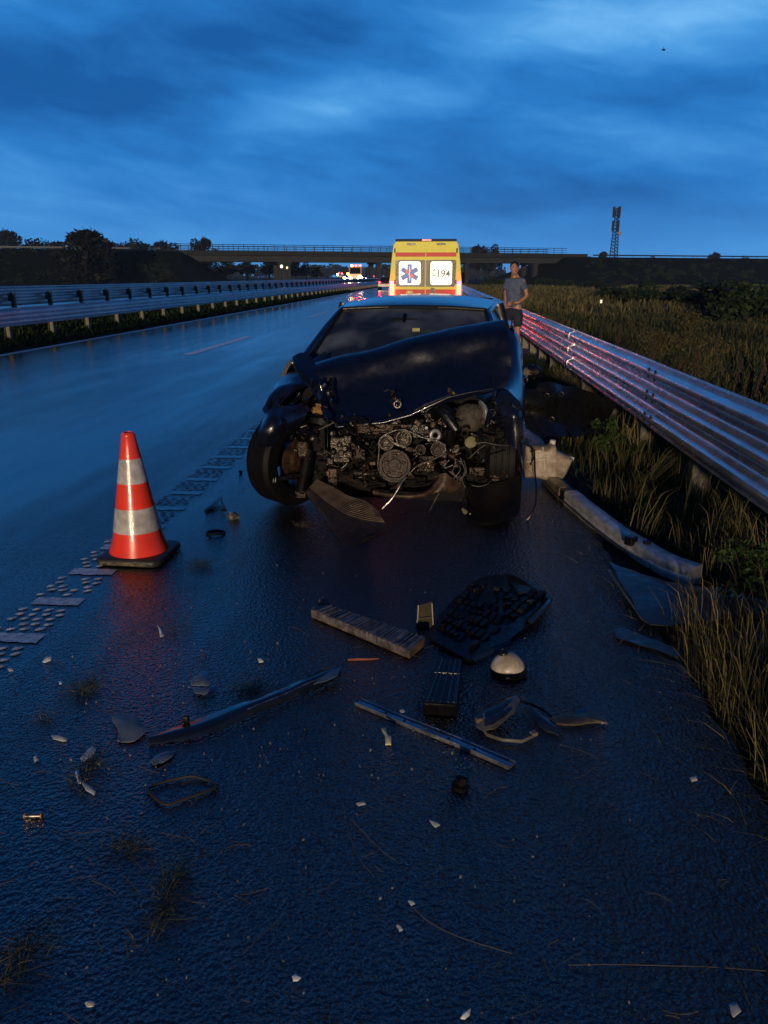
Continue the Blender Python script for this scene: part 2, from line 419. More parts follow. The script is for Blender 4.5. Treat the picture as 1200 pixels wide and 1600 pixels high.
# asphalt carriageway with a ragged right edge
yy = list(np.arange(-4, 14, 0.12)) + list(np.arange(14, 60, 1.0)) + [60, 80, 110, 150, 200, 260, 400, 700, 1500]
yy = [-40, -20, -8] + yy
b = MB(); vs = []
for y in yy:
    e = XE + (0.05*mnoise.noise(Vector((0, y*1.1, 0)))+0.035*mnoise.noise(Vector((3, y*5.0, 0))) if y < 60 else 0)
    for x in (-8.98, -5.0, -1.84, 0.0, e, e+0.015): vs.append((x, y, 0.0 if x <= e else -0.06))
n = 6
b.add(vs, [(j*n+i, j*n+i+1, (j+1)*n+i+1, (j+1)*n+i) for j in range(len(yy)-1) for i in range(n-1)])
structure(b, 'road', M_ASPH, False)
def gz(x, y):
    """height of the land"""
    if x >= XE-0.3:
        base = -0.03 - 0.10*min(1, max(0, (x-1.0)/1.5)) - 0.35*min(1, max(0, (x-2.4)/4.0))
        return base + 0.05*mnoise.noise(Vector((x*0.8, y*0.8, 0)))*min(1, max(0.2, x-0.6)) + (0.02*mnoise.noise(Vector((x*4, y*4, 0))))
    if x <= -8.9:
        t = min(1, max(0, (-8.95-x)/2.0)); return -0.02+0.45*t*t*(3-2*t)
    return -0.08
xs = [XE-0.25, XE+0.1, 1.3, 1.6, 1.9, 2.3, 2.8, 3.5, 4.5, 6, 8, 11, 15, 22, 35, 60, 120, 300, 900, 2500]
strip('verge_ground', M_SOIL, xs[:6], lambda x, y: gz(x, y), list(np.arange(-6, 30, 0.35))+[30, 45, 60, 80, 110, 150, 200, 260, 400, 700, 1500])
strip('field', M_FIELD, xs[5:], lambda x, y: gz(x, y), YS)
strip('median_ground', M_SOIL, [-8.9, -9.3, -9.8, -10.4, -11.0, -11.9][::-1], lambda x, y: gz(x, y)+0.01, YS)
o = strip('opposite_carriageway', M_ASPH, [-23.5, -11.9], [0.44, 0.44], YS)
strip('far_verge_ground', M_FIELD, [-2500, -600, -200, -80, -40, -26, -23.5], [0.0, 0.0, 0.0, 0.0, 0.0, 0.3, 0.42], YS)
b = MB(); b.box((0, 0, -1.3), (7000, 7000, 0.1)); structure(b, 'ground', M_FIELD)

# painted markings
Z1 = 0.004
b = MB()
pts = []
for y in [-10, 0, 10, 20, 40, 80, 160, 400, 900]: pts.append(y)
b.add([(x, y, Z1) for y in pts for x in (-8.80, -8.60)], [(2*i, 2*i+1, 2*i+3, 2*i+2) for i in range(len(pts)-1)])
structure(b, 'edge_line', M_PAINT)
b = MB()
for y0 in [0.3, 15.3, 30.1, 45, 60, 75, 90, 105, 120, 135, 150]:
    b.add([(-5.14, y0, Z1), (-4.94, y0, Z1), (-4.90, y0+4.9, Z1), (-5.10, y0+4.9, Z1)], [(0,1,2,3)])
structure(b, 'lane_dashes', M_PAINT)
# profiled shoulder line: bars and clusters of raised drops
b = MB(); bd = MB(); b1, bd1 = b, bd; b2 = MB(); bd2 = MB()
rr = random.Random(3)
y = 2.87-0.39*4
while y < 9.5:
    # a solid ragged bar; past the cone the line lies under the water film and hardly shows
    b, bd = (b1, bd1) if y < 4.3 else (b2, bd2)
    n = 9; lo = []; hi = []
    for i in range(n):
        x = -1.93+0.235*i/(n-1)
        lo.append((x, y+rr.uniform(-.010, .008), Z1)); hi.append((x, y+0.080+rr.uniform(-.006, .006), Z1))
    b.add([q for p in zip(lo, hi) for q in p], [(2*i, 2*i+2, 2*i+3, 2*i+1) for i in range(n-1)])
    for i in range(4):
        for j in range(5):
            cx = -1.925+0.062*i+rr.uniform(-.006, .006)+(0.010 if j % 2 else -0.010); cy = y+0.125+0.052*j+rr.uniform(-.006, .006)
            if rr.random() < 0.12: continue
            k = 7; bd.add([(cx+0.021*math.cos(a*6.283/k)*rr.uniform(.7, 1.1)+.008*math.sin(a*6.283/k), cy+0.022*math.sin(a*6.283/k)*rr.uniform(.8, 1.1), Z1+0.0) for a in range(k)]+[(cx, cy, Z1+0.004)],
                          [(a, (a+1) % k, k) for a in range(k)])
    y += 0.39
b, bd = b1, bd1
structure(b, 'shoulder_line_bars', M_PAINT2)
o = structure(bd, 'shoulder_line_drops', M_PAINT2)
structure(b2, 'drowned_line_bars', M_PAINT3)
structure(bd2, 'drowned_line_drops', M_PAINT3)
b = MB(); b.add([(x, y, Z1) for y in (14, 40, 90, 200, 600) for x in (-1.93, -1.705)], [(2*i, 2*i+1, 2*i+3, 2*i+2) for i in range(4)])
structure(b, 'shoulder_line', M_PAINT2)

# ------------------------------------------------------------------ guardrails
def beam_profile(h=0.506, humps=3, d=0.083, res=12):
    pts = []; n = humps*res
    for i in range(n+1):
        t = i/n; ph = t*humps*2*math.pi
        c = -math.cos(ph); c = max(-0.72, min(0.80, c*1.25))/0.8
        if i == 0 or i == n: c = -0.2
        pts.append((-d*(0.5+0.5*c), h*t))
    return pts
def beam_mesh(L, prof, m, seg=4, side=-1, seed=0, dent=0.004):
    b = MB(); k = len(prof); vs = []; rail = 1
    for j in range(seg+1):
        y = L*j/seg
        for x, z in prof: vs.append((x*(-side)+dent*mnoise.noise(Vector((seed, y*0.7, z*3))), y, z+0.5*dent*mnoise.noise(Vector((y*0.4, seed, 1)))))
    for j in range(seg+1):
        y = L*j/seg
        for i, (x, z) in enumerate(prof): q = vs[j*k+i]; vs.append((q[0]+0.004*side*(-1), q[1], q[2]))
    K = (seg+1)*k
    for j in range(seg):
        for i in range(k-1):
            a = j*k+i; b.f.append((a, a+k, a+k+1, a+1)); b.f.append((K+a, K+a+1, K+a+k+1, K+a+k))
        for a in (j*k, j*k+k-1): b.f.append((a, a+k, K+a+k, K+a))
    for i in range(k-1):
        b.f.append((i, i+1, K+i+1, K+i)); a = seg*k+i; b.f.append((a, a+1, K+a+1, K+a))
    b.v = vs
    return b.mesh('rail_beam', m, 50)
def guardrail(name, label, X, z0, prof, y0, n, L, post_sp, post_y0, side, post_bottom, post_off, postsize, far_posts=120, m=M_GALV, bolts=False):
    t = thing(name, label, 'guardrail', (X, y0, 0))
    meshes = [beam_mesh(L+0.32, prof, m, 6, side, s*7.3, 0.004 if bolts else 0.0015) for s in range(4)]
    for i in range(n):
        o = inst(meshes[i % 4], 'rail_beam', t, (X + 0.005*side*(i % 2), y0+i*L, z0))
    H = prof[-1][1]
    # posts
    b = MB(); w, dp = postsize; hgt = z0+H*0.70-post_bottom
    b.box((0, 0, hgt/2), (dp, 0.006, hgt)); b.box((-dp/2+0.003, 0.0, hgt/2), (0.006, w, hgt)); b.box((dp/2-0.003, 0.0, hgt/2), (0.006, w, hgt))
    b.box((-side*(-1)*0.0 + side*(dp/2+abs(post_off)*0.45), 0, hgt-H*0.25), (abs(post_off)*0.9, w*0.7, H*0.4))
    pm = b.mesh('post', M_POST)
    for i in range(far_posts):
        y = post_y0+i*post_sp
        inst(pm, 'post', t, (X-side*(abs(post_off)+dp/2), y, post_bottom), 0)
    def xat(z):
        for (x1, z1), (x2, z2) in zip(prof, prof[1:]):
            if z1 <= z <= z2+1e-9: return x1+(x2-x1)*(z-z1)/(z2-z1)
        return 0
    if bolts:
        bm_ = MB().lathe([(0.001, 0.012), (0.012, 0.012), (0.018, 0.006), (0.019, 0.0)], (0, 0, 0), (side, 0, 0), 8).mesh('splice_bolt', mat('rusty_bolt', (0.04, 0.03, 0.02), 0.6, 0.6))
        for i in range(1, 8):
            for f in (0.115, 0.215, 0.45, 0.55, 0.785, 0.885):
                for dy in (0.06, 0.25): inst(bm_, 'splice_bolt', t, (X+xat(H*f)*(-side)+0.003*side, y0+i*L+dy, z0+H*f))
    return t
prof3 = beam_profile(0.535, 3); prof2 = beam_profile(0.39, 2, res=8)
rail_r = guardrail('guardrail', 'galvanised guardrail with red light reflections running beside the grass on the right', 1.78, 0.305, prof3, -2.6, 45, 4.4,
          1.55, 1.05, -1, -0.12, 0.09, (0.11, 0.14), 120, bolts=True)
# amber/dirty spacer washers in the troughs
guardrail('guardrail', 'nearer of the two left guardrails, facing the wet carriageway above green grass', -9.43, 0.45, prof2, -2, 60, 4.0,
          2.0, 0.9, 1, 0.05, 0.10, (0.10, 0.12), 120, m=M_GALV2)
prof4 = beam_profile(0.50, 3, res=8)
guardrail('guardrail', 'farther left guardrail seen from its back, dark posts in front of the beam', -11.45, 0.75, prof4, -2, 60, 4.0,
          2.0, 0.4, -1, 0.35, 0.08, (0.09, 0.10), 120, m=M_GALV2)
# reflected red lamp light on the left rail, painted as a glowing plate
p = W(443, 460, 1); k = -9.55/p.x; p = Vector((0,0,HC))+(p-Vector((0,0,HC)))*k
b = MB(); b.box((-9.515, p.y, 0.66), (0.02, 0.22, 0.36))
single(b, 'red_reflection_plate', mat('red_reflection_glow', (0.6, 0.02, 0.02), 0.2, emit=(1, .03, .02), es=0.35), 'small glowing red plate standing in for a lamp reflection on the nearer left guardrail', 'reflector', (-9.515, p.y, 0.5))

# ------------------------------------------------------------------ overpass and embankment
# the crossing road runs along line L0 -> its direction
def BL(x): return 190+0.39*(x+57)
bd_ = Vector((1, 0.39, 0)).normalized(); bn = Vector((-bd_.y, bd_.x, 0))
MBR = Matrix(((bd_.x, bn.x, 0), (bd_.y, bn.y, 0), (0, 0, 1)))
def bpt(s, n, z): # along, across, height; s measured in x
    p = Vector((s, BL(s), 0)) + bn*n; p.z = z; return p
br = thing('overpass_bridge', 'long concrete road bridge crossing over the motorway with a thin railing', 'bridge', (0, BL(0), 0))
XL, XR = -64, 34
def longbox(b, x0, x1, n0, n1, z0, z1):
    return b.add([bpt(x0,n0,z0), bpt(x1,n0,z0), bpt(x1,n1,z0), bpt(x0,n1,z0), bpt(x0,n0,z1), bpt(x1,n0,z1), bpt(x1,n1,z1), bpt(x0,n1,z1)],
                 [(3,2,1,0),(4,5,6,7),(0,1,5,4),(1,2,6,5),(2,3,7,6),(3,0,4,7)])
b = MB(); longbox(b, XL, XR+3, -0.2, 10.2, 6.45, 6.75); b.build('deck_slab', M_CONC, br)
for n0 in (0.9, 3.6, 6.3, 8.4):
    b = MB(); longbox(b, XL, XR, n0, n0+0.6, 4.95, 6.445); b.build('girder', M_CONC, br)
b = MB(); longbox(b, XL-2, XR+6, -0.35, 0.0, 6.60, 7.45); b.build('edge_beam', M_CONC2, br)
b = MB(); longbox(b, XL-2, XR+6, 10.0, 10.35, 6.60, 7.45); b.build('edge_beam', M_CONC2, br)
for s in (-38.6, -15.8, 7.0, 26):
    for nn in (1.6, 8.2): 
        b = MB(); c = bpt(s, nn, 2.2); b.box(c, (1.1 if s > -30 else 3.0, 1.3, 4.7), MBR); b.build('pier', M_CONC, br)
    b = MB(); c = bpt(s, 5, 4.75); b.box(c, (1.4 if s > -30 else 3.3, 9.4, 0.38), MBR); b.build('pier_cap', M_CONC, br)
for side_n in (-0.2, 10.15):
    b = MB()
    for z in (7.85, 8.35, 8.85): b.tube([bpt(XL, side_n, z), bpt(XR, side_n, z)], 0.05 if z < 8.8 else 0.07, 5)
    b.build('handrail', M_DARKST, br)
    x = XL
    b0 = MB(); b0.box((0, 0, 0.7), (0.12, 0.12, 1.4)); pm = b0.mesh('railing_post', M_DARKST)
    while x <= XR:
        inst(pm, 'railing_post', br, bpt(x, side_n, 7.45), 0); x += 2.3
b = MB(); longbox(b, XL-3, XR+5, -0.33, -0.30, 6.92, 7.0); b.build('drip_strip', M_GALV, br)
# embankments
def embank(name, x0, x1, taper_at, zt):
    b = MB(); vs = []; xs_ = list(np.linspace(x0, x1, 40)); prof = [(-20, 0), (-16, 1.0), (-10, 3.2), (-4.5, 5.6), (-1.2, 6.6), (0.3, 6.85), (10, 6.85), (11.5, 6.6), (30, 0)]
    for x in xs_:
        d = (taper_at-x) if x1 > taper_at and x0 >= taper_at-8 else (x-taper_at)
        for n_, z in prof:
            p = bpt(x, n_, z*zt/6.85 - 0.2 + (0.5*mnoise.noise(Vector((x*0.12, n_*0.2, 0))) if 0 < z < 6 else 0)); vs.append(p)
    k = len(prof)
    b.add(vs, [(j*k+i, j*k+i+1, (j+1)*k+i+1, (j+1)*k+i) for j in range(len(xs_)-1) for i in range(k-1)])
    # the sloping end under the bridge
    e = 0 if taper_at < x1 and x0 >= taper_at-8 else len(xs_)-1
    sgn = -1 if e == 0 else 1
    end = [bpt(xs_[e]+sgn*(zt-z*zt/6.85)*1.6, n_, max(-0.3, z*zt/6.85-0.3)) for n_, z in prof]
    foot = [bpt(xs_[e]+sgn*zt*1.6, n_, -0.3) for n_, z in prof]
    o_ = [vs[e*k+i] for i in range(k)]
    b.add(o_+foot, [(i, i+1, k+i+1, k+i) for i in range(k-1)])
    return structure(b, name, M_BANK, True)
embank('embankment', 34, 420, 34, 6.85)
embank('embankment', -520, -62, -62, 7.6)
# rail and pale plates along the embankment road
for x0, x1, z, lab in ((42, 400, 7.35, 'thin guardrail along the embankment road right of the bridge'), (-420, -66, 8.0, 'thin pale guardrail along the embankment road left of the bridge')):
    t = thing('embankment_guardrail', lab, 'guardrail', bpt(x0, 0.2, 0))
    b = MB(); longbox(b, x0, x1, 0.2, 0.28, z-0.35, z); b.build('rail_beam', mat('grimy_rail_steel', (0.07, 0.08, 0.09), 0.6, 0.2) if x0 < 0 else M_DARKST, t)
    pm = MB().box((0, 0, -0.5), (0.12, 0.12, 1.0)).mesh('post', M_POST)
    x = x0
    while x < x1:
        inst(pm, 'post', t, bpt(x, 0.4, z-0.1)); x += 4.0 if abs(x) < 260 else 12

# ------------------------------------------------------------------ lattice mast
mx_ = W(959, 402, 300); mb0 = Vector((mx_.x, 300, 0)); mtop = W(966, 322, 300).z
ms = thing('lattice_mast', 'slender lattice telecom mast with panel antennas beyond the embankment', 'mast', mb0)
b = MB(); n = 22; H = mtop-0.6
def mp_(k, z): 
    w = 1.5*(1-z/H)+0.62; a = k*2*math.pi/3+0.4; return mb0+Vector((w*math.cos(a), w*math.sin(a), z))
for k in range(3): b.tube([mp_(k, 0), mp_(k, H)], 0.17, 5)
b.build('mast_leg', M_DARKST, ms)
b = MB()
for i in range(n):
    for k in range(3):
        b.tube([mp_(k, H*i/n), mp_((k+1) % 3, H*(i+1)/n)], 0.10, 4); b.tube([mp_(k, H*i/n), mp_((k+1) % 3, H*i/n)], 0.08, 4)
b.build('lattice_bracing', M_DARKST, ms)
for z, rr_ in ((H-0.2, 1.25), (H-4.9, 1.15)):
    for k in range(3):
        a = k*2.094+0.9; b = MB(); c = mb0+Vector((rr_*math.cos(a), rr_*math.sin(a), z-1.2)); b.box(c, (0.75, 0.7, 3.6)); b.tube([c+Vector((0,0,-1)), mb0+Vector((0,0,z-2.2))], 0.12, 4); b.build('panel_antenna', M_DARKST, ms)
b = MB(); b.lathe([(0.05, 0.35), (0.6, 0.25), (0.7, 0)], mb0+Vector((1.2, -0.5, H-8.6)), (0.5, -0.8, 0), 12); b.build('dish_antenna', mat('pale_dish', (.3,.3,.3), .5), ms)

# ------------------------------------------------------------------ trees
def leafmesh(name, cl, n, size, m, seed, flat=0.8):
    """n leaf-cluster quads scattered through clumps cl=[(c, r)]"""
    r_ = np.random.default_rng(seed); C = np.array([list(c)+[r] for c, r in cl]); wts = C[:, 3]**2; idx = r_.choice(len(C), n, p=wts/wts.sum())
    d = r_.normal(size=(n, 3)); d /= np.linalg.norm(d, axis=1, keepdims=True); rad = r_.uniform(0.35, 1.08, n)**0.6
    P = C[idx, :3]+d*(C[idx, 3]*rad)[:, None]*np.array([1, 1, flat])
    a = r_.normal(size=(n, 3)); a /= np.linalg.norm(a, axis=1, keepdims=True); b2 = np.cross(a, r_.normal(size=(n, 3))); b2 /= np.linalg.norm(b2, axis=1, keepdims=True)
    s = size*r_.uniform(0.5, 1.3, n)[:, None]
    V = np.stack([P-a*s*1.3, P-b2*s*0.7, P+a*s*1.3, P+b2*s*0.6], 1).reshape(-1, 3)
    me = bpy.data.meshes.new(name); me.vertices.add(4*n); me.vertices.foreach_set('co', V.astype(np.float32).ravel())
    me.loops.add(4*n); me.loops.foreach_set('vertex_index', np.arange(4*n, dtype=np.int32)); me.polygons.add(n)
    me.polygons.foreach_set('loop_start', (np.arange(n)*4).astype(np.int32)); me.update(calc_edges=True)
    at = me.attributes.new('tint', 'FLOAT', 'POINT'); cz = r_.uniform(0, 1, len(C))
    at.data.foreach_set('value', np.repeat(np.clip(0.6*cz[idx]+0.4*r_.uniform(0, 1, n), 0, 1), 4).astype(np.float32))
    me.materials.append(m); return me
def tree_proto(seed, h, w, n=1500, size=0.28, trunk=0.25):
    r_ = random.Random(seed); cl = []
    for i in range(26):
        a = r_.uniform(0, 6.28); t = r_.uniform(0, 1)**0.7; z = h*(trunk+0.12+(0.80-trunk)*r_.uniform(0, 1)); q = math.sin(math.pi*min(1, (z/h-trunk+0.12)/(1.05-trunk)))**0.6
        cl.append((Vector((math.cos(a)*t*w*0.40*q, math.sin(a)*t*w*0.40*q, z)), w*r_.uniform(0.09, 0.19)))
    b = MB(); b.tube([(0,0,-0.3), (0.02*h, 0, h*trunk), (0.0, 0.02*h, h*0.8)], [0.035*h, 0.026*h, 0.008*h], 7)
    for c, rad in cl[:12]: b.tube([Vector((0.01*h, 0, h*trunk*r_.uniform(0.8, 1.4))), c*0.6+Vector((0, 0, h*0.15)), c], [0.014*h, 0.009*h, 0.003*h], 5)
    return b.mesh('trunk', M_BARK), leafmesh('crown', cl, n, size, M_LEAF, seed)
PROT = [tree_proto(11, 9, 9, 2200, 0.26), tree_proto(12, 10, 7, 2000, 0.26), tree_proto(13, 8, 9, 2000, 0.24), tree_proto(14, 7, 6.5, 1600, 0.22)]
def tree(px, ytop, Y, k, label, base=0.0, group=None, wsc=1.0, cat='tree', nm='broadleaf_tree'):
    p = W(px, ytop, Y); H = [9, 10, 8, 7][k]*0.93; s = (p.z-base)/H
    t = thing(nm, label, cat, (p.x, Y, base), group, True)
    inst(PROT[k][0], 'trunk', t, (0,0,0), px*0.7, (s*wsc, s*wsc, s)); inst(PROT[k][1], 'crown', t, (0,0,0), px*0.7, (s*wsc, s*wsc, s))
    return t
G1 = 'dark trees along the horizon behind the left embankment'
tl = [(12, 366, 'tallest dark tree at the left edge of the photo'), (46, 378, 'low tree right of the leftmost tree on the skyline'), (70, 380, 'small skyline tree between the left edge and the big round tree'),
      (92, 381, 'small skyline tree touching the left side of the big round tree'), (172, 383, 'skyline tree just right of the big round tree'), (190, 384, 'low skyline tree a little right of the big round tree'),
      (207, 380, 'skyline tree with a pointed top midway between big round tree and bridge'), (228, 384, 'low skyline tree midway to the bridge railing'), (250, 382, 'skyline tree left of the bridge end'),
      (272, 384, 'low skyline tree close to the bridge end')]
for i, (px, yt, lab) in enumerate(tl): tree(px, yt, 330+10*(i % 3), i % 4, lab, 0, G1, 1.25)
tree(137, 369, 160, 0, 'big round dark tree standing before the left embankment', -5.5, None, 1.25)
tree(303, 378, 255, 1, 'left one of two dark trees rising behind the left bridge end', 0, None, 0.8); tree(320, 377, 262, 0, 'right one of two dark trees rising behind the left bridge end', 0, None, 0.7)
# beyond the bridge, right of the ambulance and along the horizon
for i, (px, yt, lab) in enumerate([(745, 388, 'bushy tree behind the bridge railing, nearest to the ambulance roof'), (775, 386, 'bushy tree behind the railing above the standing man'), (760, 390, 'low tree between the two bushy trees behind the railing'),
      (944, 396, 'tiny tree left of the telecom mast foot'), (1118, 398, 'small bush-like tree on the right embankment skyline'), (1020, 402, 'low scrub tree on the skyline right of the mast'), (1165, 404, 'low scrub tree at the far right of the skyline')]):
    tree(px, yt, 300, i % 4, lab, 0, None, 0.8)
# tree mass left of the pier, under the bridge
for i, (px, yt, Y, lab) in enumerate([(478, 412, 215, 'dark tree right behind the wide bridge pier'), (462, 408, 230, 'dark tree seen past the left side of the wide pier'), (495, 419, 225, 'small dark tree right of the wide pier under the bridge'),
      (420, 405, 240, 'dark tree filling the gap under the bridge left of the wide pier'), (385, 404, 240, 'second dark tree under the bridge left of the wide pier'), (350, 402, 240, 'third dark tree under the bridge near its left end')]):
    tree(px, yt, Y, (i+1) % 4, lab, 0, None, 1.3)
# far wood seen through the bridge opening
cl = []; r_ = random.Random(5)
for i in range(260):
    x = r_.uniform(-230, 60); cl.append((Vector((x, 800+r_.uniform(-15, 15), r_.uniform(1, 9+5*mnoise.noise(Vector((x*0.03, 0, 0)))))), r_.uniform(3, 6)))
me = leafmesh('far_wood', cl, 9000, 1.6, M_LEAF, 77); o = bpy.data.objects.new('far_wood', me); COL.objects.link(o); stuff(o, 'hazy far wood seen through the opening under the bridge', 'wood')
cl = []
for i in range(300):
    x = r_.uniform(-700, 700); 
    if -235 < x < 60: continue
    cl.append((Vector((x, 900+r_.uniform(-15, 15), r_.uniform(1, 9+4*mnoise.noise(Vector((x*0.02, 0, 0)))))), r_.uniform(3, 6)))
me = leafmesh('horizon_wood', cl, 9000, 1.8, M_LEAF, 78); o = bpy.data.objects.new('horizon_wood', me); COL.objects.link(o); stuff(o, 'low dark wood along the horizon beyond the embankments', 'wood')

# shrubs on the right embankment foot and field
def shrub_proto(seed, n=1100, size=0.10, m=None):
    r_ = random.Random(seed); cl = [(Vector((r_.uniform(-1, 1)*0.9, r_.uniform(-1, 1)*0.7, r_.uniform(0.25, 0.95))), r_.uniform(0.25, 0.5)) for _ in range(14)]
    b = MB()
    for c, _ in cl[:8]: b.tube([(0,0,-0.1), c*0.5, c], [0.04, 0.03, 0.01], 5)
    return b.mesh('stems', M_BARK), leafmesh('foliage', cl, n, size, m or M_LEAF, seed)
M_LEAF2 = tint_mat('shrub_leaves', [(0.004, 0.010, 0.004), (0.010, 0.022, 0.007), (0.022, 0.038, 0.012)])
SP = [shrub_proto(31, 1500, 0.085, M_LEAF2), shrub_proto(32, 1500, 0.08, M_LEAF2)]
def shrub(px, yb, w, h, label, k=0, Y=None, group=None):
    p = G(px, yb, -0.4) if Y is None else Vector((W(px, yb, Y).x, Y, gz(10, Y)))
    t = thing('shrub', label, 'shrub', p, group, True, px)
    for a, nm in ((0, 'stems'), (1, 'foliage')): inst(SP[k][a], nm, t, (0,0,0), 0, (w/2.2, w/2.6, h/1.55))
for a in [(985, 470, 6.0, 1.7, 'low dark bush on the field left of the embankment foot', 0), (1030, 478, 4.5, 1.6, 'dark bush at the middle of the field edge right of the mast', 1), (1085, 482, 5, 1.7, 'rounded dark bush right of the middle one on the field edge', 0),
          (1145, 490, 4.5, 2.2, 'tall dark bush at the right field edge', 1), (1190, 505, 4.0, 1.9, 'dark bush cut by the right edge of the photo', 0), (850, 448, 7, 2.2, 'pale leafy bush on the slope right of the man', 1),
          (895, 450, 8, 1.6, 'bush on the slope above the tan field', 0), (940, 452, 7, 1.5, 'flat bush on the slope near the mast', 1), (1120, 455, 10, 2.0, 'wide bush high on the embankment slope at right', 1), (775, 447, 6, 2.4, 'bush behind the man by the bridge pier', 0)]:
    shrub(*a)

# scrub on the embankment slopes
def scrub(name, x0, x1, n, zt, label, seed, skip=0.0):
    r_ = random.Random(seed); cl = []
    for i in range(420):
        x = x0+(x1-x0)*r_.random()**1.3; f = r_.random(); n_ = -19+18.5*f; z = zt*max(0, min(1, (n_+18)/17))
        if mnoise.noise(Vector((x*.05, n_*.15, seed))) < -0.12 and r_.random() < .8: continue
        p = bpt(x, n_, z-0.1+r_.uniform(0, .4)); cl.append((p, r_.uniform(.4, 1.3)*(0.6 if f > .9 else 1)))
    me = leafmesh(name, cl, n, 0.16, M_LEAF2, seed, 0.7); o = bpy.data.objects.new(name, me); COL.objects.link(o); return stuff(o, label, 'scrub')
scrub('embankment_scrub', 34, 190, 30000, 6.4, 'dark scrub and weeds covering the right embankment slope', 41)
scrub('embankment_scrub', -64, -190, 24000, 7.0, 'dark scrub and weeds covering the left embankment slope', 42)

# ------------------------------------------------------------------ damp evening air
def haze(den):
    b = MB(); b.box((0, 450, 8.5), (2600, 1100, 20.0)); o = b.build('haze', None); o['kind'] = 'stuff'; o['label'] = 'thin blue evening haze over the motorway'; o['category'] = 'haze'
    m = bpy.data.materials.new('evening_haze'); m.use_nodes = True; nt = m.node_tree; nt.nodes.clear(); ou = nt.nodes.new('ShaderNodeOutputMaterial'); v = nt.nodes.new('ShaderNodeVolumePrincipled')
    v.inputs['Color'].default_value = (0.5, 0.72, 1.0, 1); v.inputs['Density'].default_value = den; nt.links.new(v.outputs[0], ou.inputs['Volume']); o.data.materials.append(m)
HAZE = 0.0002
if HAZE: haze(HAZE)
# ------------------------------------------------------------------ ambulance
M_YEL = mat('ambulance_yellow', (0.70, 0.67, 0.005), 0.45, var=0.05, coat=0.0)
M_RED = mat('signal_red', (0.60, 0.010, 0.006), 0.5, var=0.08, coat=0.0)
M_BLK = mat('black_plastic', (0.005, 0.005, 0.0055), 0.36, var=0.3, vs=20, rvar=0.12, spec=0.35)
M_GLASSD = mat('dark_glass', (0.01, 0.012, 0.015), 0.06, spec=0.7)
M_RUB = mat('rubber', (0.005, 0.005, 0.0055), 0.55, var=0.3, vs=30, bump=0.2, bs=80, spec=0.12)
def lamp_mat(name, col, s):
    m = mat(name, tuple(c*0.5 for c in col), 0.3, var=0.05, emit=col, es=s); return m
M_TAIL = lamp_mat('lit_tail_lamp', (1.0, 0.008, 0.012), 55)
M_AMB = lamp_mat('lit_amber_lamp', (1.0, 0.38, 0.02), 4)
M_HEAD = lamp_mat('lit_headlamp', (1.0, 0.80, 0.50), 60)
def lit_window_mat():
    m = bpy.data.materials.new('lit_frosted_window'); m.use_nodes = True; nt = m.node_tree; N = nt.nodes; L = nt.links; b = N['Principled BSDF']
    tc = N.new('ShaderNodeTexCoord'); t = N.new('ShaderNodeTexNoise'); t.inputs['Scale'].default_value = 55; t.inputs['Detail'].default_value = 3; L.new(tc.outputs['Object'], t.inputs[0])
    t2 = N.new('ShaderNodeTexNoise'); t2.inputs['Scale'].default_value = 2.2; L.new(tc.outputs['Object'], t2.inputs[0])
    a = N.new('ShaderNodeMath'); a.operation = 'ADD'; L.new(t.outputs[0], a.inputs[0]); L.new(t2.outputs[0], a.inputs[1])
    rp = N.new('ShaderNodeValToRGB'); L.new(a.outputs[0], rp.inputs[0]); rp.color_ramp.interpolation = 'EASE'
    rp.color_ramp.elements[0].position = 0.70; rp.color_ramp.elements[0].color = (0.42, 0.40, 0.22, 1)
    rp.color_ramp.elements[1].position = 0.98; rp.color_ramp.elements[1].color = (1.0, 0.95, 0.72, 1)
    L.new(rp.outputs[0], b.inputs['Emission Color']); b.inputs['Emission Strength'].default_value = 1.0
    b.inputs['Base Color'].default_value = (0.5, 0.5, 0.45, 1); b.inputs['Roughness'].default_value = 0.15
    return m
M_WIN = lit_window_mat()
am = thing('ambulance', 'yellow ambulance with a red stripe and two lit rear windows, parked ahead of the wreck', 'ambulance', (-0.46, 22.9, 0), None, True)
sec = [(1.02, 0.42), (1.03, 1.0), (1.02, 1.35), (0.985, 1.75), (0.945, 2.10), (0.905, 2.36), (0.85, 2.44)]
def van_shell():
    b = MB(); vs = []; st = [(0.0, 1.0, 0), (0.06, 1.012, 0), (0.5, 1.015, 0), (4.1, 1.015, 0), (4.6, 0.98, 0.25), (5.3, 0.93, 1.35), (5.95, 0.86, 1.55)]
    for y, s, cut in st:
        pr = [(x*s, z if z < 1.0 else max(1.0, z-cut*(z-0.9)/1.5*1.0)) for x, z in sec]
        full = [(-x, z) for x, z in pr]+[(x, z) for x, z in pr[::-1]]
        vs.append([(x, y, z) for x, z in full])
    k = len(vs[0]); flat = [p for r_ in vs for p in r_]
    b.add(flat, [(j*k+i, j*k+(i+1) % k, (j+1)*k+(i+1) % k, (j+1)*k+i) for j in range(len(st)-1) for i in range(k)]+[tuple(range(k)), tuple((len(st)-1)*k+i for i in range(k))])
    return b
van_shell().build('body', M_YEL, am, 35)
def face_panel(x0, x1, z0, z1, y, t, r=0.0, n=5):
    b = MB(); pts = []
    if r == 0: pts = [(x0, y, z0), (x1, y, z0), (x1, y, z1), (x0, y, z1)]
    else:
        for cx, cz, a0 in ((x1-r, z0+r, -90), (x1-r, z1-r, 0), (x0+r, z1-r, 90), (x0+r, z0+r, 180)):
            for i in range(n+1): a = R(a0+90*i/n); pts.append((cx+r*math.cos(a), y, cz+r*math.sin(a)))
    return b.prism(pts, (0, t, 0))
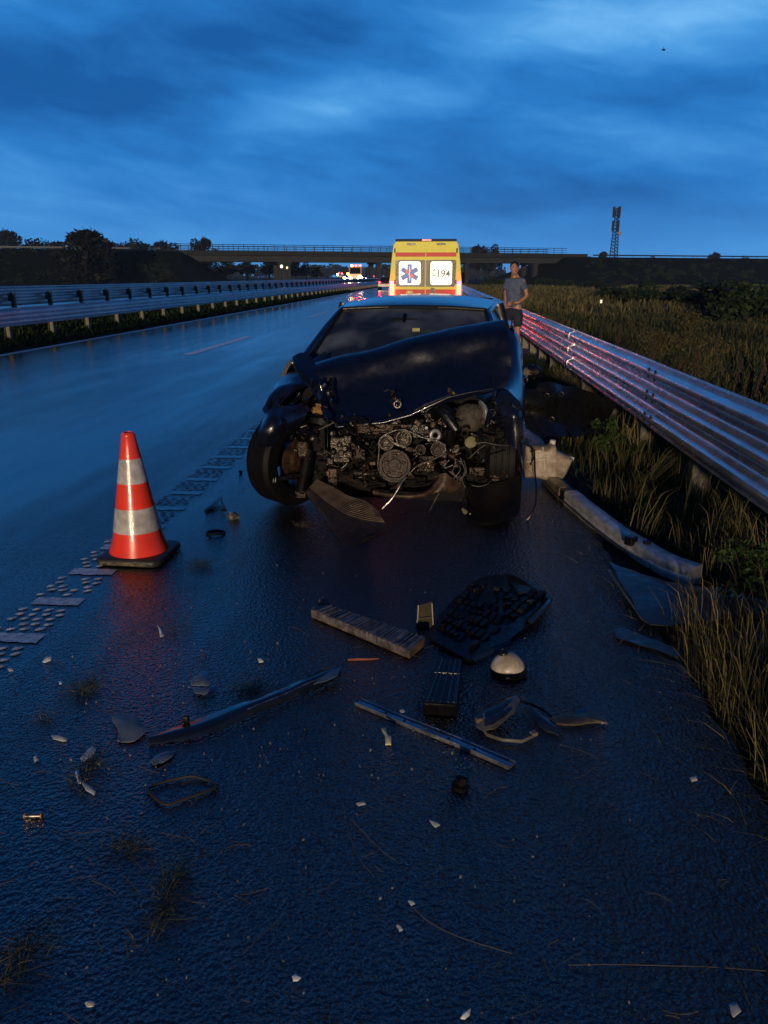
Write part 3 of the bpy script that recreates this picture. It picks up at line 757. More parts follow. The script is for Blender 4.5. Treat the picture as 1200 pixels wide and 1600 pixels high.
for s in (-1, 1):
    # rear doors, each with its own panels
    d = face_panel(min(0.008*s, 0.86*s), max(0.008*s, 0.86*s), 0.55, 2.30, -0.022, 0.02, 0.03).build('rear_door', M_YEL, am, bevel=0.004)
    face_panel(min(0.016*s, 0.855*s), max(0.016*s, 0.855*s), 1.22, 1.95, -0.028, 0.005, 0.03).build('window_surround', M_BLK, d)
    face_panel(min(0.012*s, 0.857*s), max(0.012*s, 0.857*s), 2.035, 2.15, -0.027, 0.004).build('red_stripe', M_RED, d)
    face_panel(min(0.012*s, 0.857*s), max(0.012*s, 0.857*s), 0.56, 1.15, -0.027, 0.004).build('red_lower_panel', M_RED, d)
    cx = 0.445*s
    face_panel(cx-0.305, cx+0.305, 1.27, 1.91, -0.034, 0.005, 0.07).build('lit_window', M_WIN, d)
    for hz_ in (0.75, 1.35, 2.2):
        b = MB(); b.tube([(0.872*s, -0.035, hz_-0.06), (0.872*s, -0.035, hz_+0.06)], 0.018, 8); b.build('hinge', M_BLK, am, 50)
    # lamp clusters at the corner
    c = face_panel(min(0.89*s, 1.02*s), max(0.89*s, 1.02*s), 0.80, 1.38, -0.05, 0.07, 0.02).build('tail_light', M_TAIL, am, bevel=0.01)
    face_panel(min(0.915*s, 0.985*s), max(0.915*s, 0.985*s), 0.93, 1.28, -0.06, 0.009, 0.02).build('amber_segment', M_AMB, c)
    face_panel(0.42*s-0.13, 0.42*s+0.13, 2.345, 2.40, -0.03, 0.03, 0.026).build('marker_light', M_BLK, am)
    b = MB(); b.box((1.17*s, 4.7, 1.45), (0.16, 0.12, 0.34)); b.tube([(1.0*s, 4.75, 1.35), (1.17*s, 4.7, 1.4)], 0.025, 6); b.build('side_mirror', M_BLK, am, bevel=0.02)
    for y in (1.2, 4.9):
        b = MB(); b.lathe([(0.2, -0.11), (0.33, -0.11), (0.345, -0.06), (0.345, 0.06), (0.33, 0.11), (0.2, 0.11)], (0.88*s, y, 0.345), (1, 0, 0), 24)
        w_ = b.build('wheel', M_RUB, am, 40); b = MB(); b.lathe([(0.05, 0.03), (0.19, 0.02), (0.2, 0.112)], (0.88*s, y, 0.345), (s, 0, 0), 20); b.build('rim', M_GALV, w_)
face_panel(-1.0, 1.0, 0.36, 0.54, -0.16, 0.17, 0.04).build('bumper', M_BLK, am, bevel=0.01)
face_panel(-0.22, 0.22, 0.62, 0.73, -0.034, 0.006, 0.01).build('number_plate', mat('plate_white', (0.7, 0.7, 0.7), 0.4), am)
face_panel(0.15, 0.27, 0.99, 1.20, -0.05, 0.03, 0.04).build('door_handle', M_BLK, am)
b = MB(); b.box((0, 0.18, 2.475), (1.72, 0.30, 0.07)); b.build('light_bar', mat('blue_lens', (0.003, 0.006, 0.05), 0.5, spec=0.2), am, bevel=0.015)
b = MB(); b.box((0.02, 0.02, 2.478), (0.26, 0.03, 0.045)); b.build('brake_light', mat('high_brake_lamp', (0.4, 0.02, 0.02), 0.3, emit=(1, .05, .04), es=0.5), am)
for x in (-0.55, 0.55): face_panel(x-0.16, x+0.16, 0.965, 1.0, -0.034, 0.006).build('reflective_strip', mat('glowing_reflective_white', (0.7, 0.7, 0.72), 0.3, emit=(1, .9, .9), es=0.25), am)  # faint emission paints the light these strips send back
# gold emblem (plain shield in a wreath)
b = MB(); sh = [(-0.445+x, -0.033, 1.05+z) for x, z in ((-0.05, 0.055), (0.05, 0.055), (0.055, 0.0), (0.03, -0.05), (0, -0.075), (-0.03, -0.05), (-0.055, 0))]; b.prism(sh, (0, 0.005, 0))
for s in (-1, 1):
    for i in range(5):
        a = R(-70+32*i); c = Vector((-0.445+s*0.085*math.cos(a), -0.031, 1.04+0.085*math.sin(a))); b.box(c, (0.025, 0.004, 0.035), Matrix.Rotation(s*a, 3, 'Y'))
b.build('gold_emblem', mat('gold_print', (0.45, 0.33, 0.03), 0.35), am)
# star of life: six blue bars, staff and red trace
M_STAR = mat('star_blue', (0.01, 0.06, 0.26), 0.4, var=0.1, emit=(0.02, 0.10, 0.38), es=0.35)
cs_ = Vector((-0.452, -0.037, 1.575))
st_root = None
for k in range(3):
    b = MB(); m3 = Matrix.Rotation(R(60*k), 3, 'Y'); b.box(cs_+Vector((0, -0.0008*k, 0)), (0.13, 0.002, 0.52), m3)
    b.build('star_bar', M_STAR, am)
b = MB(); b.tube([cs_+Vector((0, -0.004, -0.19)), cs_+Vector((0, -0.004, 0.21))], 0.009, 5)
pts = [cs_+Vector((0.030*math.sin(i*0.9), -0.006, -0.16+0.028*i)) for i in range(12)]; b.tube(pts, 0.007, 5)
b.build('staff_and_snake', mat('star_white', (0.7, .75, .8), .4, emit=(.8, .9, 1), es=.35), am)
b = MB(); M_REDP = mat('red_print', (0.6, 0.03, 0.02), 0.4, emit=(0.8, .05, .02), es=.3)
b.box(cs_+Vector((-0.055, -0.008, 0.055)), (0.085, 0.002, 0.09), Matrix.Rotation(R(15), 3, 'Y')); b.box(cs_+Vector((0.07, -0.008, -0.055)), (0.085, 0.002, 0.09), Matrix.Rotation(R(15), 3, 'Y'))
b.build('red_mark', M_REDP, am)
# 194 number with a phone receiver beside it
cu = bpy.data.curves.new('number_text', 'FONT'); cu.body = '194'; cu.size = 0.27; cu.extrude = 0.001; cu.offset = 0.004; cu.align_x = 'CENTER'
to = bpy.data.objects.new('number_text', cu); COL.objects.link(to)
bpy.context.view_layer.update(); me = bpy.data.meshes.new_from_object(to.evaluated_get(bpy.context.evaluated_depsgraph_get())); bpy.data.objects.remove(to)
nb = bpy.data.objects.new('number_text', me); COL.objects.link(nb); me.materials.clear(); me.materials.append(mat('number_print', (0.03, 0.03, 0.05), 0.4)); nb.parent = am
nb.location = (0.50, -0.038, 1.485); nb.rotation_euler = (R(90), 0, 0); nb['label'] = 'dark numerals 194 on the right lit window'
b = MB(); b.tube([(0.27, -0.038, 1.69), (0.215, -0.038, 1.66), (0.20, -0.038, 1.60), (0.215, -0.038, 1.54), (0.27, -0.038, 1.51)], [0.02, 0.012, 0.009, 0.012, 0.02], 6); b.build('phone_symbol', MATS['number_print'], am)

# ------------------------------------------------------------------ far traffic
def far_vehicle(name, label, cat, px, py_l, Y, w, h, L, lamps, col, zb=0.0, front=True, rz=0.0, parts=True):
    """lamps: list of (x, z, r, material, name)"""
    p = W(px, py_l, Y)
    t = thing(name, label, cat, (p.x, Y, zb), None, True, rz)
    m = mat('paint_'+name+str(int(px)), col, 0.3, coat=0.4)
    b = MB(); pr = [(0.0, 0.35), (0.0, h*0.50), (L*0.22, h*0.58), (L*0.34, h), (L*0.80, h), (L*0.95, h*0.62), (L, h*0.55), (L, 0.35)] if cat == 'car' else [(0, 0.45), (0, h*0.55), (0.25, h*0.95), (0.5, h), (L, h), (L, 0.45)]
    o1 = [(-w/2*(0.86 if z > h*0.6 and cat == 'car' else 1), y, z) for y, z in pr]; o2 = [(-x, y, z) for x, y, z in o1]; n = len(pr)
    b.add(o1+o2, [tuple(range(n)), tuple(range(2*n-1, n-1, -1))]+[(i, n+i, n+(i+1) % n, (i+1) % n) for i in range(n)]); b.build('body', m, t, bevel=0.04)
    b = MB(); 
    if cat == 'car': b.add([(-w*0.40, L*0.20, h*0.62), (w*0.40, L*0.20, h*0.62), (w*0.36, L*0.315, h*0.96), (-w*0.36, L*0.315, h*0.96)], [(0,1,2,3)])
    else: b.add([(-w*0.42, -0.012, h*0.56), (w*0.42, -0.012, h*0.56), (w*0.40, 0.225, h*0.92), (-w*0.40, 0.225, h*0.92)], [(0,1,2,3)])
    b.build('windscreen', M_GLASSD, t)
    for s in (-1, 1):
        for y in (L*0.18, L*0.80):
            b = MB(); b.lathe([(0.15, -0.1), (0.33, -0.1), (0.33, 0.1), (0.15, 0.1)], (s*(w/2-0.1), y, 0.33), (1,0,0), 16); b.build('wheel', M_RUB, t)
    for x, z, r_, mm, nm in lamps:
        b = MB(); b.blob((x, -0.03 if z < h-0.05 else 0.8, z), (r_, 0.05, r_)); b.build(nm, mm, t)
    return t
M_HEAD2 = lamp_mat('lit_headlamp_warm', (1.0, 0.72, 0.35), 45)
M_HEADW = lamp_mat('lit_headlamp_white', (0.85, 0.9, 1.0), 12)
M_BEAC = lamp_mat('lit_beacon', (1.0, 0.03, 0.03), 30)
M_ORG = lamp_mat('lit_beacon_orange', (1.0, 0.40, 0.05), 40)
far_vehicle('service_truck', 'oncoming service truck with dazzling headlights and red beacons before the bridge', 'truck', 555, 436, 150, 2.4, 3.0, 7,
            [(-0.95, 0.85, 0.36, M_HEAD2, 'headlight'), (0.9, 0.8, 0.52, M_HEAD, 'headlight'), (0.1, 3.1, 0.24, M_BEAC, 'beacon'), (0.85, 3.1, 0.24, M_BEAC, 'beacon'), (-0.7, 3.05, 0.26, M_ORG, 'beacon')], (0.5, 0.22, 0.03), 0.3)
far_vehicle('car', 'oncoming car with white headlights right of the dazzling truck', 'car', 567, 434, 165, 1.75, 1.45, 4.3, [(-0.6, 0.7, 0.16, M_HEADW, 'headlight'), (0.6, 0.7, 0.22, M_HEADW, 'headlight')], (0.1, 0.1, 0.12), 0.3)
far_vehicle('car', 'distant dark car with red lights far down the road left of the pier', 'car', 580, 431, 240, 1.75, 1.5, 4.3, [(-0.6, 1.0, 0.22, M_BEAC, 'tail_light'), (0.6, 1.0, 0.22, M_BEAC, 'tail_light')], (0.04, 0.04, 0.05), 0.6)
far_vehicle('car', 'distant car with red and white lights left of the oncoming truck', 'car', 531, 430, 230, 1.75, 1.5, 4.3, [(-0.7, 1.0, 0.26, M_HEADW, 'headlight'), (0.6, 1.3, 0.22, M_BEAC, 'tail_light'), (-0.3, 1.4, 0.16, M_BEAC, 'tail_light')], (0.04, 0.04, 0.05), 1.0)
far_vehicle('car', 'far car with glowing tail lights just left of the ambulance', 'car', 602, 437, 92, 1.75, 1.45, 4.3, [(-0.65, 0.85, 0.10, M_TAIL, 'tail_light'), (0.65, 0.85, 0.10, M_TAIL, 'tail_light')], (0.06, 0.06, 0.07), 0.0)
far_vehicle('car', 'distant car with amber lights left of the dazzling truck', 'car', 543, 433, 190, 1.75, 1.5, 4.3, [(-0.7, 0.8, 0.3, M_HEAD2, 'headlight'), (0.6, 0.8, 0.3, M_HEAD2, 'headlight'), (0.0, 1.7, 0.25, M_ORG, 'beacon')], (0.06, 0.06, 0.07), 0.4)
far_vehicle('car', 'distant car with two small red lights at the foot of the slim pier', 'car', 593, 436, 150, 1.75, 1.5, 4.3, [(-0.65, 0.9, 0.17, M_BEAC, 'tail_light'), (0.65, 0.9, 0.17, M_BEAC, 'tail_light')], (0.06, 0.06, 0.07), 0.0)
# small work lamp near the pier and pale marker posts
b = MB(); p = W(440, 417, 186); b.tube([(p.x, 186, -0.1), (p.x, 186, p.z)], 0.07, 6); o = thing('lamp_post', 'post with a small white light left of the wide bridge pier', 'lamp post', (p.x, 186, 0)); b.build('pole', M_DARKST, o)
b = MB(); b.blob((p.x, 185.9, p.z+0.1), (0.30, 0.2, 0.34)); b.build('lamp', lamp_mat('small_white_lamp', (1, .9, .7), 4), o)
p = W(449, 419, 186.5); b = MB(); b.tube([(p.x, 186.3, -0.1), (p.x, 186.3, p.z)], 0.05, 6); o = thing('lamp_post', 'shorter post with a dim warm light against the wide bridge pier', 'lamp post', (p.x, 186.3, 0)); b.build('pole', M_DARKST, o)
b = MB(); b.blob((p.x, 186.2, p.z+0.1), (0.22, 0.15, 0.28)); b.build('lamp', lamp_mat('dim_lamp', (1, .75, .45), 1.2), o)
for px, py, Y, lab in ((1118, 453, 60, 'small pale marker post on the dark slope at right'), (939, 471, 40, 'small pale marker post at the far edge of the tan field'),):
    p = W(px, py, Y); b = MB(); z0 = gz(p.x, Y) if Y < 100 else p.z-1
    b.box((p.x, Y, (z0+p.z)/2), (0.07, 0.07, p.z-z0+0.1)); o = thing('marker_post', lab, 'post', (p.x, Y, z0)); b.build('post', M_DARKST, o)
    b = MB(); b.box((p.x, Y-0.05, p.z), (0.10, 0.02, 0.16)); b.build('reflector', mat('glowing_reflector_white', (.7, .7, .65), .3, emit=(1, .9, .7), es=.5), o)  # reflector brightness is painted in with emission

# ------------------------------------------------------------------ traffic cone
M_CONER = mat('cone_orange_red', (0.92, 0.050, 0.018), 0.30, vs=11, col2=(0.74, 0.040, 0.016), coat=0.35, bump=0.05, bs=30)
M_CONEW = mat('cone_reflective_band', (0.50, 0.48, 0.48), 0.28, vs=22, col2=(0.33, 0.31, 0.29), coat=0.5, bump=0.12, bs=160)
M_BASE = mat('cone_base_rubber', (0.02, 0.02, 0.018), 0.5, var=0.4, vs=15, bump=0.3, bs=50)
pc = G(219, 869)
cn = thing('traffic_cone', 'orange traffic cone with two white reflective bands on a square black base', 'traffic cone', pc, None, True, R(-3))
S = 0.365
b = MB()
def rsq(a, r_, z, n=4):
    pts = []
    for cx, cy, a0 in ((a-r_, a-r_, 0), (-a+r_, a-r_, 90), (-a+r_, -a+r_, 180), (a-r_, -a+r_, 270)):
        for i in range(n+1): q = R(a0+90*i/n); pts.append((cx+r_*math.cos(q), cy+r_*math.sin(q), z))
    return pts
Ls = [rsq(S/2-0.006, 0.045, 0.004), rsq(S/2, 0.05, 0.010), rsq(S/2, 0.05, 0.034), rsq(S/2-0.008, 0.05, 0.042), rsq(S/2-0.03, 0.05, 0.045)]
n = len(Ls[0]); b.add([p for l in Ls for p in l], [(j*n+i, j*n+(i+1) % n, (j+1)*n+(i+1) % n, (j+1)*n+i) for j in range(len(Ls)-1) for i in range(n)]+[tuple(range(n-1, -1, -1)), tuple((len(Ls)-1)*n+i for i in range(n))])
b.build('base', M_BASE, cn, 50)
b = MB(); b.add(*(lambda q: (q, [tuple(range(len(q)))]))([(-0.145, -S/2-0.002, 0.012), (0.12, -S/2-0.002, 0.012), (0.12, -S/2-0.002, 0.030), (-0.145, -S/2-0.002, 0.030)])); b.build('warm_lit_edge', mat('warm_lit_edge', (0.16, 0.13, 0.07), 0.6, col2=(0.01, .01, .009), vs=25, bump=.3), cn)  # tan strip paints warm light on the base's front edge
CH = W(203, 675, pc.y).z - 0.045; r0, r1 = 0.149, 0.033
def cr(t): return r0+(r1-r0)*t
for nm, t0, t1, mm, e in (('cone_body', 0.0, 0.985, M_CONER, 0.0), ('reflective_band', 0.185, 0.385, M_CONEW, 0.0022), ('reflective_band', 0.59, 0.79, M_CONEW, 0.0022)):
    b = MB(); pr = [(cr(t0)+e, 0.045+CH*t0)]
    for i in range(1, 9): t = t0+(t1-t0)*i/8; pr.append((cr(t)+e, 0.045+CH*t))
    if nm == 'cone_body': pr = [(r0+0.012, 0.045), (r0+0.010, 0.052)]+pr[1:]+[(r1-0.004, 0.045+CH), (r1-0.010, 0.045+CH), (r1-0.012, 0.045+CH*0.9)]
    b.lathe(pr, n=48, cap=False); b.build(nm, mm, cn, 60)
b = MB(); b.lathe([(r1+0.001, 0.045+CH*0.955), (r1+0.004, 0.045+CH*0.96), (r1+0.004, 0.045+CH*0.985), (r1, 0.045+CH*0.99)], n=32, cap=False); b.build('collar', M_CONER, cn, 60)

# ------------------------------------------------------------------ the man
def skin_obj(name, pts, edges, radii, m, parent, root=0, sub=2):
    me = bpy.data.meshes.new(name); me.from_pydata([tuple(p) for p in pts], edges, []); me.update()
    o = bpy.data.objects.new(name, me); COL.objects.link(o); o.parent = parent; o['_l'] = 1
    sk = o.modifiers.new('skin', 'SKIN'); sk.use_smooth_shade = True
    for i, r_ in enumerate(radii): me.skin_vertices[0].data[i].radius = r_ if isinstance(r_, tuple) else (r_, r_)
    me.skin_vertices[0].data[root].use_root = True
    sb = o.modifiers.new('sub', 'SUBSURF'); sb.levels = sub; sb.render_levels = sub
    me.materials.append(m)
    return o
M_SKIN = mat('skin', (0.36, 0.18, 0.11), 0.5, var=0.08, vs=6)
M_SHIRT = mat('blue_grey_shirt', (0.075, 0.105, 0.18), 0.85, var=0.25, vs=9, bump=0.8, bs=11)
M_SHORT = mat('navy_shorts', (0.012, 0.014, 0.030), 0.85, var=0.2, bump=0.2, bs=16)
M_HAIR = mat('dark_hair', (0.012, 0.009, 0.008), 0.6, var=0.3, vs=60, bump=0.5, bs=120)
mp = Vector((W(803, 470, 15.3).x, 15.3, 0.0))
man = thing('person', 'man in a blue-grey T-shirt and dark shorts standing by the guardrail, hand on waist', 'person', mp, None, True, R(-32))
P = [(0,0,0.95),(0,0.01,1.08),(0,0.0,1.24),(0,-0.01,1.38),(0,-0.01,1.47),(0,-0.025,1.54),(0,-0.03,1.62),(0,-0.025,1.70),
     (0.10,0,0.88),(0.11,-0.01,0.50),(0.115,0.02,0.10),(0.12,-0.06,0.04),(0.125,-0.17,0.025),
     (-0.10,0,0.88),(-0.12,0.02,0.50),(-0.13,0.05,0.10),(-0.13,-0.03,0.04),(-0.135,-0.14,0.025),
     (0.17,0,1.42),(0.25,0.04,1.15),(0.17,-0.16,1.03),(0.10,-0.19,1.03),
     (-0.17,0,1.42),(-0.22,0.08,1.14),(-0.20,0.10,0.90),(-0.19,0.09,0.83)]
E_ = [(0,1),(1,2),(2,3),(3,4),(4,5),(5,6),(6,7),(0,8),(8,9),(9,10),(10,11),(11,12),(0,13),(13,14),(14,15),(15,16),(16,17),(3,18),(18,19),(19,20),(20,21),(3,22),(22,23),(23,24),(24,25)]
Rr = [(0.13,0.10),(0.125,0.10),(0.14,0.11),(0.14,0.10),(0.065,0.06),(0.055,0.055),(0.078,0.092),(0.068,0.08),
      0.085,0.056,0.036,0.036,0.026, 0.085,0.056,0.036,0.036,0.026, 0.056,0.042,0.030,0.026, 0.056,0.042,0.030,0.026]
skin_obj('body', P, E_, Rr, M_SKIN, man)
skin_obj('shirt', [(0,0,0.89),(0,0.01,1.06),(0,0.0,1.22),(0,-0.01,1.36),(0,-0.01,1.45),(0.15,0,1.415),(0.215,0.02,1.25),(-0.15,0,1.415),(-0.205,0.02,1.25)],
         [(0,1),(1,2),(2,3),(3,4),(3,5),(5,6),(3,7),(7,8)], [(0.165,0.125),(0.165,0.13),(0.175,0.13),(0.165,0.12),(0.075,0.07),0.075,0.068,0.075,0.068], M_SHIRT, man)
skin_obj('shorts', [(0,0,0.97),(0,0,0.90),(0.10,0,0.80),(0.115,-0.01,0.56),(-0.10,0,0.80),(-0.12,0.01,0.56)], [(0,1),(1,2),(2,3),(1,4),(4,5)], [(0.15,0.12),(0.15,0.12),0.105,0.09,0.105,0.09], M_SHORT, man)
for s in (1, -1):
    b = MB(); b.blob((0.122*s, -0.08 if s > 0 else -0.05, 0.035), (0.05, 0.135, 0.045), 12, 8); b.build('shoe', mat('dark_shoe', (0.02,0.02,0.022), 0.6), man, 60)
    # hand: palm, four fingers, thumb
    hc = Vector((0.10, -0.19, 1.03)) if s > 0 else Vector((-0.19, 0.09, 0.83)); fd = Vector((-1, -0.15, -0.25)) if s > 0 else Vector((0, -0.2, -1)); fd.normalize()
    sd = Vector((0, -0.25, 1)) if s > 0 else Vector((0, -1, 0.2)); sd.normalize()
    pts = [hc, hc+fd*0.05]; ed = [(0, 1)]; rd = [0.026, 0.030]
    for i, l in enumerate((0.065, 0.075, 0.07, 0.055)):
        a = hc+fd*0.06+sd*(0.028-0.019*i); k = len(pts); cn_ = fd.cross(sd)*(-0.012)
        pts += [a, a+fd*l*0.5+cn_*0.5, a+fd*l+cn_*2]; ed += [(1, k), (k, k+1), (k+1, k+2)]; rd += [0.011, 0.010, 0.0085]
    k = len(pts); pts += [hc+fd*0.03+sd*0.035, hc+fd*0.06+sd*0.055]; ed += [(0, k), (k, k+1)]; rd += [0.012, 0.010]
    skin_obj('hand', pts, ed, rd, M_SKIN, man, 0, 1)
hd = Matrix.Rotation(R(34), 3, 'Z')   # the head looks at the camera
hc = Vector((0, -0.03, 1.645))
def hp(x, y, z): return hc + hd @ Vector((x, y, z))
b = MB(); b.blob(hp(0, 0, 0.0), (0.078, 0.095, 0.115), 16, 12); b.blob(hp(0, -0.03, -0.06), (0.052, 0.06, 0.055), 14, 9); b.blob(hp(0, -0.102, -0.008), (0.013, 0.016, 0.024), 8, 6)
for s in (-1, 1): b.blob(hp(0.079*s, 0.005, -0.005), (0.012, 0.02, 0.03), 8, 6)
b.build('head', M_SKIN, man, 60)
for s in (-1, 1):
    b = MB(); b.blob(hp(0.031*s, -0.084, 0.018), (0.014, 0.008, 0.008), 8, 6); b.build('eye', mat('eye_dark', (0.03, .02, .02), .3), man, 60)
    b = MB(); b.blob(hp(0.032*s, -0.089, 0.038), (0.020, 0.007, 0.004), 8, 6); b.build('eyebrow', M_HAIR, man, 60)
b = MB(); b.blob(hp(0, -0.088, -0.052), (0.024, 0.008, 0.006), 8, 6); b.build('mouth', mat('lips', (0.22, .08, .07), .5), man, 60)
b = MB(); b.blob(hp(0, 0.018, 0.040), (0.086, 0.092, 0.092), 18, 10, 0.06, 3); b.build('hair', M_HAIR, man, 60)
# ------------------------------------------------------------------ the wrecked car
def paint_mat():
    m = mat('wet_dark_blue_paint', (0.0045, 0.0060, 0.016), 0.30, 0.0, var=0.3, vs=5, coat=1.0)
    nt = m.node_tree; N = nt.nodes; L = nt.links; b = N['Principled BSDF']; tc = [n for n in N if n.type == 'TEX_COORD'][0]
    v = N.new('ShaderNodeTexVoronoi'); v.inputs['Scale'].default_value = 150; v.feature = 'SMOOTH_F1'; L.new(tc.outputs['Object'], v.inputs[0])
    t = N.new('ShaderNodeTexNoise'); t.inputs['Scale'].default_value = 4; L.new(tc.outputs['Object'], t.inputs[0])
    bp = N.new('ShaderNodeBump'); bp.inputs['Strength'].default_value = 0.16; bp.inputs['Distance'].default_value = 0.004; L.new(v.outputs['Distance'], bp.inputs['Height'])
    L.new(bp.outputs[0], b.inputs['Normal']); L.new(bp.outputs[0], b.inputs['Coat Normal'])
    return m
M_CAR = paint_mat()
M_HOOD = mat('buckled_hood_paint', (0.0024, 0.0044, 0.016), 0.30, var=0.2, vs=14, coat=0.35, rvar=0.04, bump=0.10, bs=30)
M_ENG = mat('oily_cast_metal', (0.034, 0.017, 0.009), 0.40, 0.5, vs=20, col2=(0.006, 0.005, 0.005), bump=0.7, bs=60, rvar=0.15)
M_ENG2 = mat('grey_cast_alloy', (0.060, 0.050, 0.042), 0.36, 0.7, vs=26, col2=(0.006, 0.005, 0.0045), bump=0.5, bs=70, rvar=0.12)
M_RUST = mat('rusty_steel', (0.075, 0.038, 0.020), 0.5, 0.3, vs=18, col2=(0.014, 0.009, 0.007), bump=0.4, bs=50)
M_BRT = mat('bright_scraped_metal', (0.34, 0.32, 0.30), 0.28, 0.9, var=0.5, vs=30, rvar=0.12)
M_BAY = mat('shade_black_bay', (0.0022, 0.0020, 0.0020), 0.6, var=0.5, vs=12, bump=0.5, bs=40, spec=0.12)  # near-black colour stands in for missing shade around the engine parts
M_HOSE = mat('black_hose', (0.004, 0.004, 0.0045), 0.35, var=0.4, vs=20, bump=0.2, bs=60)
M_WIRE = mat('pale_wire', (0.10, 0.095, 0.09), 0.5, var=0.3)
M_CLOTH = mat('seat_cloth', (0.02, 0.022, 0.026), 0.85, var=0.2, bump=0.3, bs=60)
M_AIRB = mat('dusty_filter_box', (0.050, 0.044, 0.032), 0.75, var=0.5, vs=30, bump=0.8, bs=90)
M_MUD = mat('muddy_plastic', (0.026, 0.018, 0.012), 0.42, vs=10, col2=(0.014, 0.011, 0.009), bump=0.5, bs=45, rvar=0.15)
def glass_mat():
    m = bpy.data.materials.new('tinted_glass'); m.use_nodes = True; nt = m.node_tree; N = nt.nodes; L = nt.links; N.clear()
    o = N.new('ShaderNodeOutputMaterial'); tr = N.new('ShaderNodeBsdfTransparent'); tr.inputs[0].default_value = (0.55, 0.62, 0.66, 1)
    gl = N.new('ShaderNodeBsdfGlossy'); gl.inputs['Roughness'].default_value = 0.05; fr = N.new('ShaderNodeFresnel'); fr.inputs[0].default_value = 1.5
    tc = N.new('ShaderNodeTexCoord'); v = N.new('ShaderNodeTexVoronoi'); v.inputs['Scale'].default_value = 110; L.new(tc.outputs['Object'], v.inputs[0])
    bp = N.new('ShaderNodeBump'); bp.inputs['Strength'].default_value = 0.10; bp.inputs['Distance'].default_value = 0.003; L.new(v.outputs['Distance'], bp.inputs['Height']); L.new(bp.outputs[0], gl.inputs['Normal'])
    df = N.new('ShaderNodeBsdfDiffuse'); df.inputs[0].default_value = (0.22, 0.27, 0.34, 1); t9 = N.new('ShaderNodeTexNoise'); t9.inputs['Scale'].default_value = 3.5; L.new(tc.outputs['Object'], t9.inputs[0]); q9 = N.new('ShaderNodeMapRange'); L.new(t9.outputs[0], q9.inputs[0]); q9.inputs[1].default_value = .4; q9.inputs[2].default_value = .7; q9.inputs[3].default_value = .06; q9.inputs[4].default_value = .40; m9 = N.new('ShaderNodeMixShader'); L.new(q9.outputs[0], m9.inputs[0]); L.new(tr.outputs[0], m9.inputs[1]); L.new(df.outputs[0], m9.inputs[2])
    mx = N.new('ShaderNodeMixShader'); L.new(fr.outputs[0], mx.inputs[0]); L.new(m9.outputs[0], mx.inputs[1]); L.new(gl.outputs[0], mx.inputs[2]); L.new(mx.outputs[0], o.inputs[0])
    return m
M_GL = glass_mat()
phi = R(5.5); ca = Vector((math.sin(phi), math.cos(phi), 0)); cb = Vector((math.cos(phi), -math.sin(phi), 0)); C0 = Vector((-0.33, 5.05, 0))
def CP(lx, ly, z): p = C0+cb*lx+ca*ly; p.z = z-0.06*(1-ly/2.7); return p
car = thing('crashed_car', 'wrecked dark blue saloon car with crushed front, buckled bonnet and exposed engine', 'car', C0)
# roof
def roofrow(ly, hw, zc, zs): return [CP(x*hw, ly, zc-(zc-zs)*abs(x)**2.4) for x in (-1, -0.8, -0.45, 0, 0.45, 0.8, 1)]
b = MB(); b.sheet([roofrow(1.16, 0.565, 1.295, 1.270), roofrow(1.28, 0.58, 1.318, 1.28), roofrow(1.55, 0.60, 1.342, 1.29), roofrow(1.95, 0.605, 1.348, 1.295), roofrow(2.35, 0.60, 1.335, 1.28), roofrow(2.70, 0.575, 1.29, 1.25)], 0.02, 3)
b.build('roof', M_CAR, car, 50)
for s in (-1, 1):
    # roof rail / gutter, pillars
    b = MB(); b.tube([CP(0.735*s, 0.42, 0.93), CP(0.70*s, 0.62, 1.02), CP(0.635*s, 0.93, 1.17), CP(0.585*s, 1.17, 1.268), CP(0.618*s, 1.5, 1.290), CP(0.625*s, 1.95, 1.297), CP(0.615*s, 2.4, 1.28), CP(0.60*s, 2.72, 1.235), CP(0.66*s, 3.15, 1.02)], [0.03, 0.028, 0.026, 0.026, 0.022, 0.022, 0.022, 0.03, 0.05], 8)
    b.build('pillar', M_CAR, car, 60)
    b = MB(); b.tube([CP(0.655*s, 1.62, 1.31), CP(0.765*s, 1.60, 0.93)], 0.035, 6); b.build('door_pillar', M_BLK, car, 60)
    b = MB(); b.sheet([[CP(0.60*s, 1.20, 1.262), CP(0.64*s, 1.60, 1.28), CP(0.64*s, 2.30, 1.27), CP(0.62*s, 2.66, 1.24)], [CP(0.70*s, 0.72, 1.03), CP(0.735*s, 1.5, 1.05), CP(0.735*s, 2.3, 1.05), CP(0.70*s, 2.9, 1.05)], [CP(0.745*s, 0.55, 0.93), CP(0.79*s, 1.5, 0.93), CP(0.79*s, 2.3, 0.94), CP(0.75*s, 2.95, 0.96)]], 0.005, 3)
    b.build('side_window', M_GL, car, 60)
    # flank: wing remnant, doors, quarter
    def flank(l0, l1, nm, k=1.0):
        prof = [(0.79, 0.955), (0.835, 0.90), (0.875, 0.78), (0.885, 0.62), (0.885, 0.45), (0.86, 0.28), (0.80, 0.20)]
        rows = []
        for w_, z in prof:
            r_ = []
            for i in range(5):
                ly = l0+(l1-l0)*i/4; f = 1.0-0.11*max(0, (ly-2.7)/1.1)**2-0.03*max(0, (0.9-ly)/1.0)
                r_.append(CP(w_*f*s, ly, z+(0.03*max(0, ly-2.2) if z > 0.8 else 0)))
            rows.append(r_)
        b = MB(); b.sheet(rows, 0.03, 2); return b.build(nm, M_CAR, car, 50)
    flank(0.47, 1.56, 'front_door'); flank(1.566, 2.40, 'rear_door'); flank(2.406, 3.80, 'rear_quarter')
    b = MB(); b.box(CP(0.90*s, 1.38, 0.74), (0.022, 0.18, 0.03)); b.build('door_handle', M_BLK, car, bevel=0.006)
